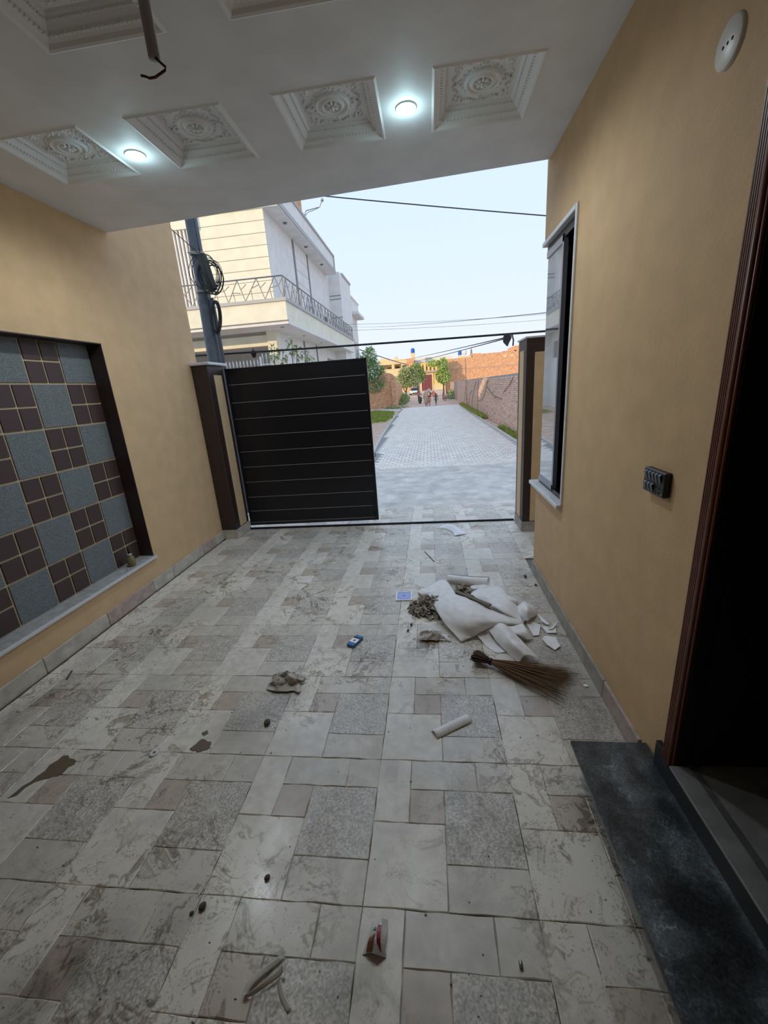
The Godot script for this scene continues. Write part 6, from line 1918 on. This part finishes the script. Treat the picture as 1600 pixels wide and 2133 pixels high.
func build_floor_litter() -> void:
	# broom
	var t := thing("broom", "bundle broom of thin brown sticks bound with a black band", "broom")
	var tie := Vector3(0.325, 0.038, -2.272)
	var b := B.new(true)
	for k in 90:
		var a := rnd(0, TAU)
		var r := sqrt(rng.randf())
		var e := Vector3(0.235, 0.045, -2.318) + Vector3(sin(a) * r * -0.022, cos(a) * r * 0.038, sin(a) * r * 0.045) + Vector3(rnd(-0.018, 0.012), 0, 0)
		var s := tie + Vector3(sin(a) * r * -0.007, cos(a) * r * 0.017, sin(a) * r * 0.017)
		var v := rnd(0.6, 1.25)
		b.col = Color(v, v, v)
		b.tube([e, s], [0.0042, 0.0022], 5)
	obj("handle_ends", b, M.straw_head, t)
	b = B.new(true)
	for k in 190:
		var a := rnd(0, TAU)
		var r := sqrt(rng.randf())
		var s := tie + Vector3(sin(a) * r * -0.006, cos(a) * r * 0.015, sin(a) * r * 0.016)
		var f := (sin(a) * r + 1.0) * 0.5
		var tip := Vector3(0.835, 0.0, -2.235).lerp(Vector3(0.655, 0.0, -1.925), f)
		tip += (tip - tie) * rnd(-0.14, 0.04) + Vector3(rnd(-0.015, 0.015), 0, rnd(-0.015, 0.015))
		tip.y = 0.006 + maxf(0.0, cos(a) * r) * rnd(0.03, 0.075) + rnd(0, 0.012)
		var mid := s.lerp(tip, 0.55) + Vector3(rnd(-0.004, 0.004), -0.004 + rnd(0, 0.008), rnd(-0.004, 0.004))
		mid.y = maxf(mid.y, 0.006)
		var v := rnd(0.5, 1.2)
		var warm := rnd(0.0, 0.25)
		b.col = Color(v * (1.0 + warm), v, v * (1.0 - warm * 0.5))
		b.tube([s, mid, tip], [0.0019, 0.0016, 0.0008], 4, false)
	obj("bristles", b, M.straw, t)
	obj("band", B.new(true).lathe([Vector2(0.018, -0.010), Vector2(0.0225, -0.008), Vector2(0.0225, 0.008), Vector2(0.018, 0.010)], 16, Transform3D(Basis(Quaternion(Vector3.UP, Vector3(0.91, -0.02, 0.41).normalized())), tie)), M.rubber_black, t)
	# disc case
	t = thing("disc_case", "clear disc case with a pale blue paper disc lying beside the shreds", "disc case", Vector3(-0.278, 0.001, -3.20))
	t.rotation.y = deg_to_rad(3)
	obj("case", B.new().bbox(Vector3(0, 0.005, 0), Vector3(0.142, 0.010, 0.155), 0.002), M.paper_white, t)
	var dm := mk("disc_blue", Color(0.63, 0.70, 0.93), 0.3)
	var dd := mk("disc_line", Color(0.34, 0.40, 0.66), 0.4)
	obj("inlay", B.new().mm(Vector3(-0.058, 0.0101, -0.066), Vector3(0.060, 0.0108, 0.068)), dm, t)
	b = B.new(true)
	for q in [[0.0545, 0.0522], [0.0200, 0.0178], [0.007, 0.0]]:
		b.lathe([Vector2(q[1], 0.0113), Vector2(q[0], 0.0113), Vector2(q[0], 0.0105)], 32, Transform3D(Basis(), Vector3(0.001, 0, 0.004)))
	obj("disc_rings", b, dd, t)
	obj("tabs", B.new().mm(Vector3(-0.058, 0.0108, -0.066), Vector3(-0.022, 0.0112, -0.060)).mm(Vector3(0.028, 0.0108, -0.066), Vector3(0.060, 0.0112, -0.060)).mm(Vector3(-0.018, 0.0108, -0.060), Vector3(0.016, 0.0112, -0.056)), dd, t)
	# blue packet
	t = thing("blue_box", "small light blue and white cardboard box lying on the tiles", "box", Vector3(-0.592, 0.003, -2.525))
	t.rotation.y = deg_to_rad(-25)
	var bl := mk("card_blue", Color(0.22, 0.45, 0.68), 0.5)
	obj("carton", B.new().bbox(Vector3(0, 0.011, 0), Vector3(0.058, 0.022, 0.125), 0.0015), bl, t)
	obj("label_band", B.new().mm(Vector3(-0.0285, 0.0221, -0.018), Vector3(0.0285, 0.0225, 0.03)), M.paper_white, t)
	obj("dark_band", B.new().mm(Vector3(-0.0285, 0.0221, -0.036), Vector3(0.0285, 0.0225, -0.019)), mk("card_navy", Color(0.08, 0.16, 0.36), 0.5), t)
	obj("print_spot", B.new().lathe([Vector2(0.0, 0.0228), Vector2(0.010, 0.0228), Vector2(0.010, 0.022)], 14, Transform3D(Basis(), Vector3(0, 0, 0.006))), mk("card_red", Color(0.55, 0.30, 0.36), 0.5), t)
	# white plastic sheet at the gate
	t = obj("torn_sheet", B.new(true).sheet([[Vector3(0.05, 0.006, -4.96), Vector3(0.15, 0.03, -5.02), Vector3(0.235, 0.02, -5.03)], [Vector3(0.16, 0.004, -4.9), Vector3(0.23, 0.05, -4.93), Vector3(0.295, 0.02, -4.92)], [Vector3(0.225, 0.006, -4.78), Vector3(0.28, 0.04, -4.80), Vector3(0.345, 0.015, -4.80)], [Vector3(0.235, 0.004, -4.66), Vector3(0.31, 0.012, -4.67), Vector3(0.395, 0.004, -4.71)]], 8, 12, 0.001), M.paper_white)
	tag(t, "torn white plastic sheet lying at the gate stop", "plastic")
	# curled paper strip
	var rows := []
	for k in 5:
		var f := (k - 2.0) / 2.0
		var row := []
		for i in 4:
			var p := Vector3(-0.037, 0, -1.720).lerp(Vector3(0.151, 0, -1.836), i / 3.0)
			var w := Vector3(0.53, 0, 0.85).normalized()
			row.append(p + w * f * 0.030 + Vector3.UP * (0.004 + 0.017 * (1.0 - f * f) + 0.001 * i))
		rows.append(row)
	t = obj("paper_strip", B.new(true).sheet(rows, 12, 8, 0.0015), M.paper)
	tag(t, "curled pale paper strip lying alone before the broom", "paper")
	crumple(Vector3(-0.955, 0.0, -2.09), 0.105, 0.085, 3, M.paper_dirty, "crumpled_paper", "dirty crumpled paper wad left of centre on the tiles", "paper")
	crumple(Vector3(-0.99, 0.0, -2.15), 0.06, 0.05, 8, M.paper_dirty, "crumpled_paper", "smaller crumpled wad just behind the dirty crumpled paper", "paper")
	crumple(Vector3(-0.05, 0.0, -2.60), 0.075, 0.075, 5, M.paper_dirty, "crumpled_paper", "grey crumpled paper lump in front of the paper heap", "paper")
	crumple(Vector3(0.03, 0.0, -2.575), 0.05, 0.03, 15, M.paper, "paper_scrap", "pale torn scrap beside the grey crumpled lump", "paper")
	# sweet wrapper
	t = thing("sweet_wrapper", "crumpled clear sweet wrapper with red and brown print in the foreground", "wrapper", Vector3(-0.238, 0.0, -0.87))
	var foil := mk("wrapper_print", Color(1, 1, 1), 0.25, {"vc": true, "spec": 0.7})
	b = B.new()
	var wr := [[Vector3(-0.020, 0.006, -0.052), Vector3(-0.002, 0.004, -0.050), Vector3(0.012, 0.016, -0.056), Vector3(0.032, 0.002, -0.062)], [Vector3(-0.022, 0.012, -0.022), Vector3(-0.004, 0.030, -0.020), Vector3(0.010, 0.022, -0.020), Vector3(0.034, 0.010, -0.024)], [Vector3(-0.034, 0.004, 0.010), Vector3(-0.012, 0.034, 0.012), Vector3(0.006, 0.044, 0.014), Vector3(0.032, 0.012, 0.012)], [Vector3(-0.042, 0.002, 0.034), Vector3(-0.016, 0.016, 0.034), Vector3(0.004, 0.028, 0.042), Vector3(0.036, 0.002, 0.036)]]
	b.col = Color(0.62, 0.60, 0.58)
	b.sheet(wr, 7, 9, 0.001)
	obj("film", b, foil, t)
	b = B.new()
	b.col = Color(0.30, 0.02, 0.05)
	b.sheet([[Vector3(0.004, 0.026, -0.034), Vector3(0.016, 0.026, -0.034)], [Vector3(0.004, 0.043, -0.01), Vector3(0.017, 0.038, -0.01)], [Vector3(0.006, 0.049, 0.014), Vector3(0.018, 0.041, 0.014)], [Vector3(0.010, 0.022, 0.036), Vector3(0.022, 0.016, 0.036)]], 2, 8, 0.001)
	b.col = Color(0.25, 0.09, 0.04)
	b.sheet([[Vector3(-0.012, 0.03, -0.005), Vector3(0.0, 0.042, -0.005)], [Vector3(-0.022, 0.034, 0.012), Vector3(-0.004, 0.05, 0.014)], [Vector3(-0.028, 0.016, 0.034), Vector3(-0.006, 0.027, 0.036)]], 3, 5, 0.001)
	b.col = Color(0.05, 0.20, 0.24)
	b.sheet([[Vector3(-0.010, 0.022, -0.026), Vector3(-0.001, 0.032, -0.026)], [Vector3(-0.012, 0.027, -0.016), Vector3(-0.001, 0.038, -0.015)]], 2, 2, 0.001)
	obj("print", b, foil, t)
	# tape loop, washer, stones and small bits
	t = obj("tape_strip", B.new(true).sheet([[Vector3(-0.524, 0.004, -0.812), Vector3(-0.545, 0.012, -0.812)], [Vector3(-0.600, 0.010, -0.745), Vector3(-0.617, 0.012, -0.755)], [Vector3(-0.608, 0.004, -0.715), Vector3(-0.622, 0.016, -0.712)], [Vector3(-0.535, 0.012, -0.757), Vector3(-0.540, 0.020, -0.772)], [Vector3(-0.518, 0.022, -0.768), Vector3(-0.524, 0.03, -0.785)]], 3, 28, 0.0006), M.tape_film)
	tag(t, "folded length of dull packing tape on the foreground tiles", "tape")
	t = obj("tape_strip", B.new(true).sheet([[Vector3(-0.535, 0.003, -0.755), Vector3(-0.525, 0.010, -0.762)], [Vector3(-0.515, 0.003, -0.722), Vector3(-0.503, 0.008, -0.732)], [Vector3(-0.480, 0.003, -0.690), Vector3(-0.470, 0.006, -0.700)]], 3, 10, 0.0006), M.tape_film)
	tag(t, "short curled end of packing tape beside the folded length", "tape")
	t = obj("washer", B.new(true).lathe([Vector2(0.007, 0.002), Vector2(0.007, 0.005), Vector2(0.022, 0.0045), Vector2(0.023, 0.001), Vector2(0.007, 0.001)], 20), M.white_plastic)
	tag(t, "small white ring lying on a tile joint at left", "ring")
	t.position = Vector3(-1.493, 0.001, -1.553)
	for q in [["dark round pebble on the tile right of the wet stain", -0.959, -1.767, 0.022], ["small grey pebble on a pale foreground flagstone", -0.673, -1.029, 0.012], ["greyish mud lump near the tile joint left of the sweet wrapper", -0.875, -0.925, 0.015], ["dark crumb beside the mud lump", -0.905, -0.905, 0.008]]:
		var p := obj("pebble", B.new(true).blob(Vector3(0, q[3] * 0.55, 0), Vector3(q[3], q[3] * 0.6, q[3] * 0.8), 9, 6, yaw(q[3] * 4000.0)), M.pebble)
		tag(p, q[0], "pebble")
		p.position = Vector3(q[1], 0, q[2])
	t = obj("metal_nut", B.new(true).tube([Vector3(0, 0.006, -0.008), Vector3(0, 0.006, 0.008)], 0.006, 6), M.steel)
	tag(t, "tiny shiny metal nut on the foreground tiles right of the wrapper", "nut")
	t.position = Vector3(0.217, 0, -0.845)
	t = obj("matchstick", B.new().box(Vector3(0, 0.004, 0), Vector3(0.003, 0.003, 0.03), yaw(-15)), M.paper_white)
	tag(t, "tiny white matchstick on the tile joint above the mud lump", "stick")
	t.position = Vector3(-0.906, 0, -0.972)
	t = obj("thin_stick", B.new(true).tube([Vector3(-0.107, 0.004, -4.2), Vector3(-0.055, 0.005, -4.05), Vector3(-0.006, 0.004, -3.92)], 0.004, 5), M.batten)
	tag(t, "thin pale stick lying on the floor between the gate and the heap", "stick")
	t = obj("dark_sliver", B.new().bbox(Vector3(-2.53, 0.004, -2.15), Vector3(0.012, 0.006, 0.10), 0.002, yaw(25)), M.pebble)
	tag(t, "dark sliver near the left skirting below the niche", "debris")
	# many crumbs, too many to count
	t = thing("crumbs", "scattered dust crumbs and specks over the whole floor", "debris", Vector3.ZERO, "", "stuff")
	var wh := []
	var cs := []
	for i in 900:
		var p := Vector3(rnd(-2.68, 0.86), 0.0015, rnd(-5.1, -0.5))
		if rng.randf() < 0.3:
			p = Vector3(-2.7 + absf(rng.randfn()) * 0.22, 0.0015, rnd(-3.2, -0.8))
		elif rng.randf() < 0.2:
			p = Vector3(0.87 - absf(rng.randfn()) * 0.2, 0.0015, rnd(-3.6, -1.7))
		if p.x > 0.55 and p.z > -1.6:
			continue
		wh.append(Transform3D(Basis.from_euler(Vector3(rnd(0, 6), rnd(0, 6), 0)).scaled(Vector3(rnd(0.6, 1.8), 0.7, rnd(0.6, 1.2)) * rnd(0.0012, 0.0038)), p))
		var v := rnd(0.08, 0.55)
		cs.append(Color(v, v * 0.95, v * 0.88))
	many("crumb", B.new().blob(Vector3.ZERO, Vector3.ONE, 5, 3).mesh(), M.vc, wh, cs, t)
	# stains
	patch("dark wet puddle stain beside the pebble, left of centre", [Vector2(-1.316, -1.589), Vector2(-1.284, -1.652), Vector2(-1.222, -1.638), Vector2(-1.205, -1.60), Vector2(-1.265, -1.57)], M.wet_stain, 1)
	patch("small round wet spot behind the dark puddle stain", [Vector2(-1.305, -1.69), Vector2(-1.285, -1.712), Vector2(-1.265, -1.69), Vector2(-1.285, -1.672)], M.wet_stain, 2)
	patch("brown wet stain with a thin trail at the left edge of the floor", [Vector2(-2.06, -1.28), Vector2(-2.02, -1.40), Vector2(-1.99, -1.52), Vector2(-1.886, -1.492), Vector2(-1.90, -1.418), Vector2(-1.97, -1.385)], M.wet_stain, 3)
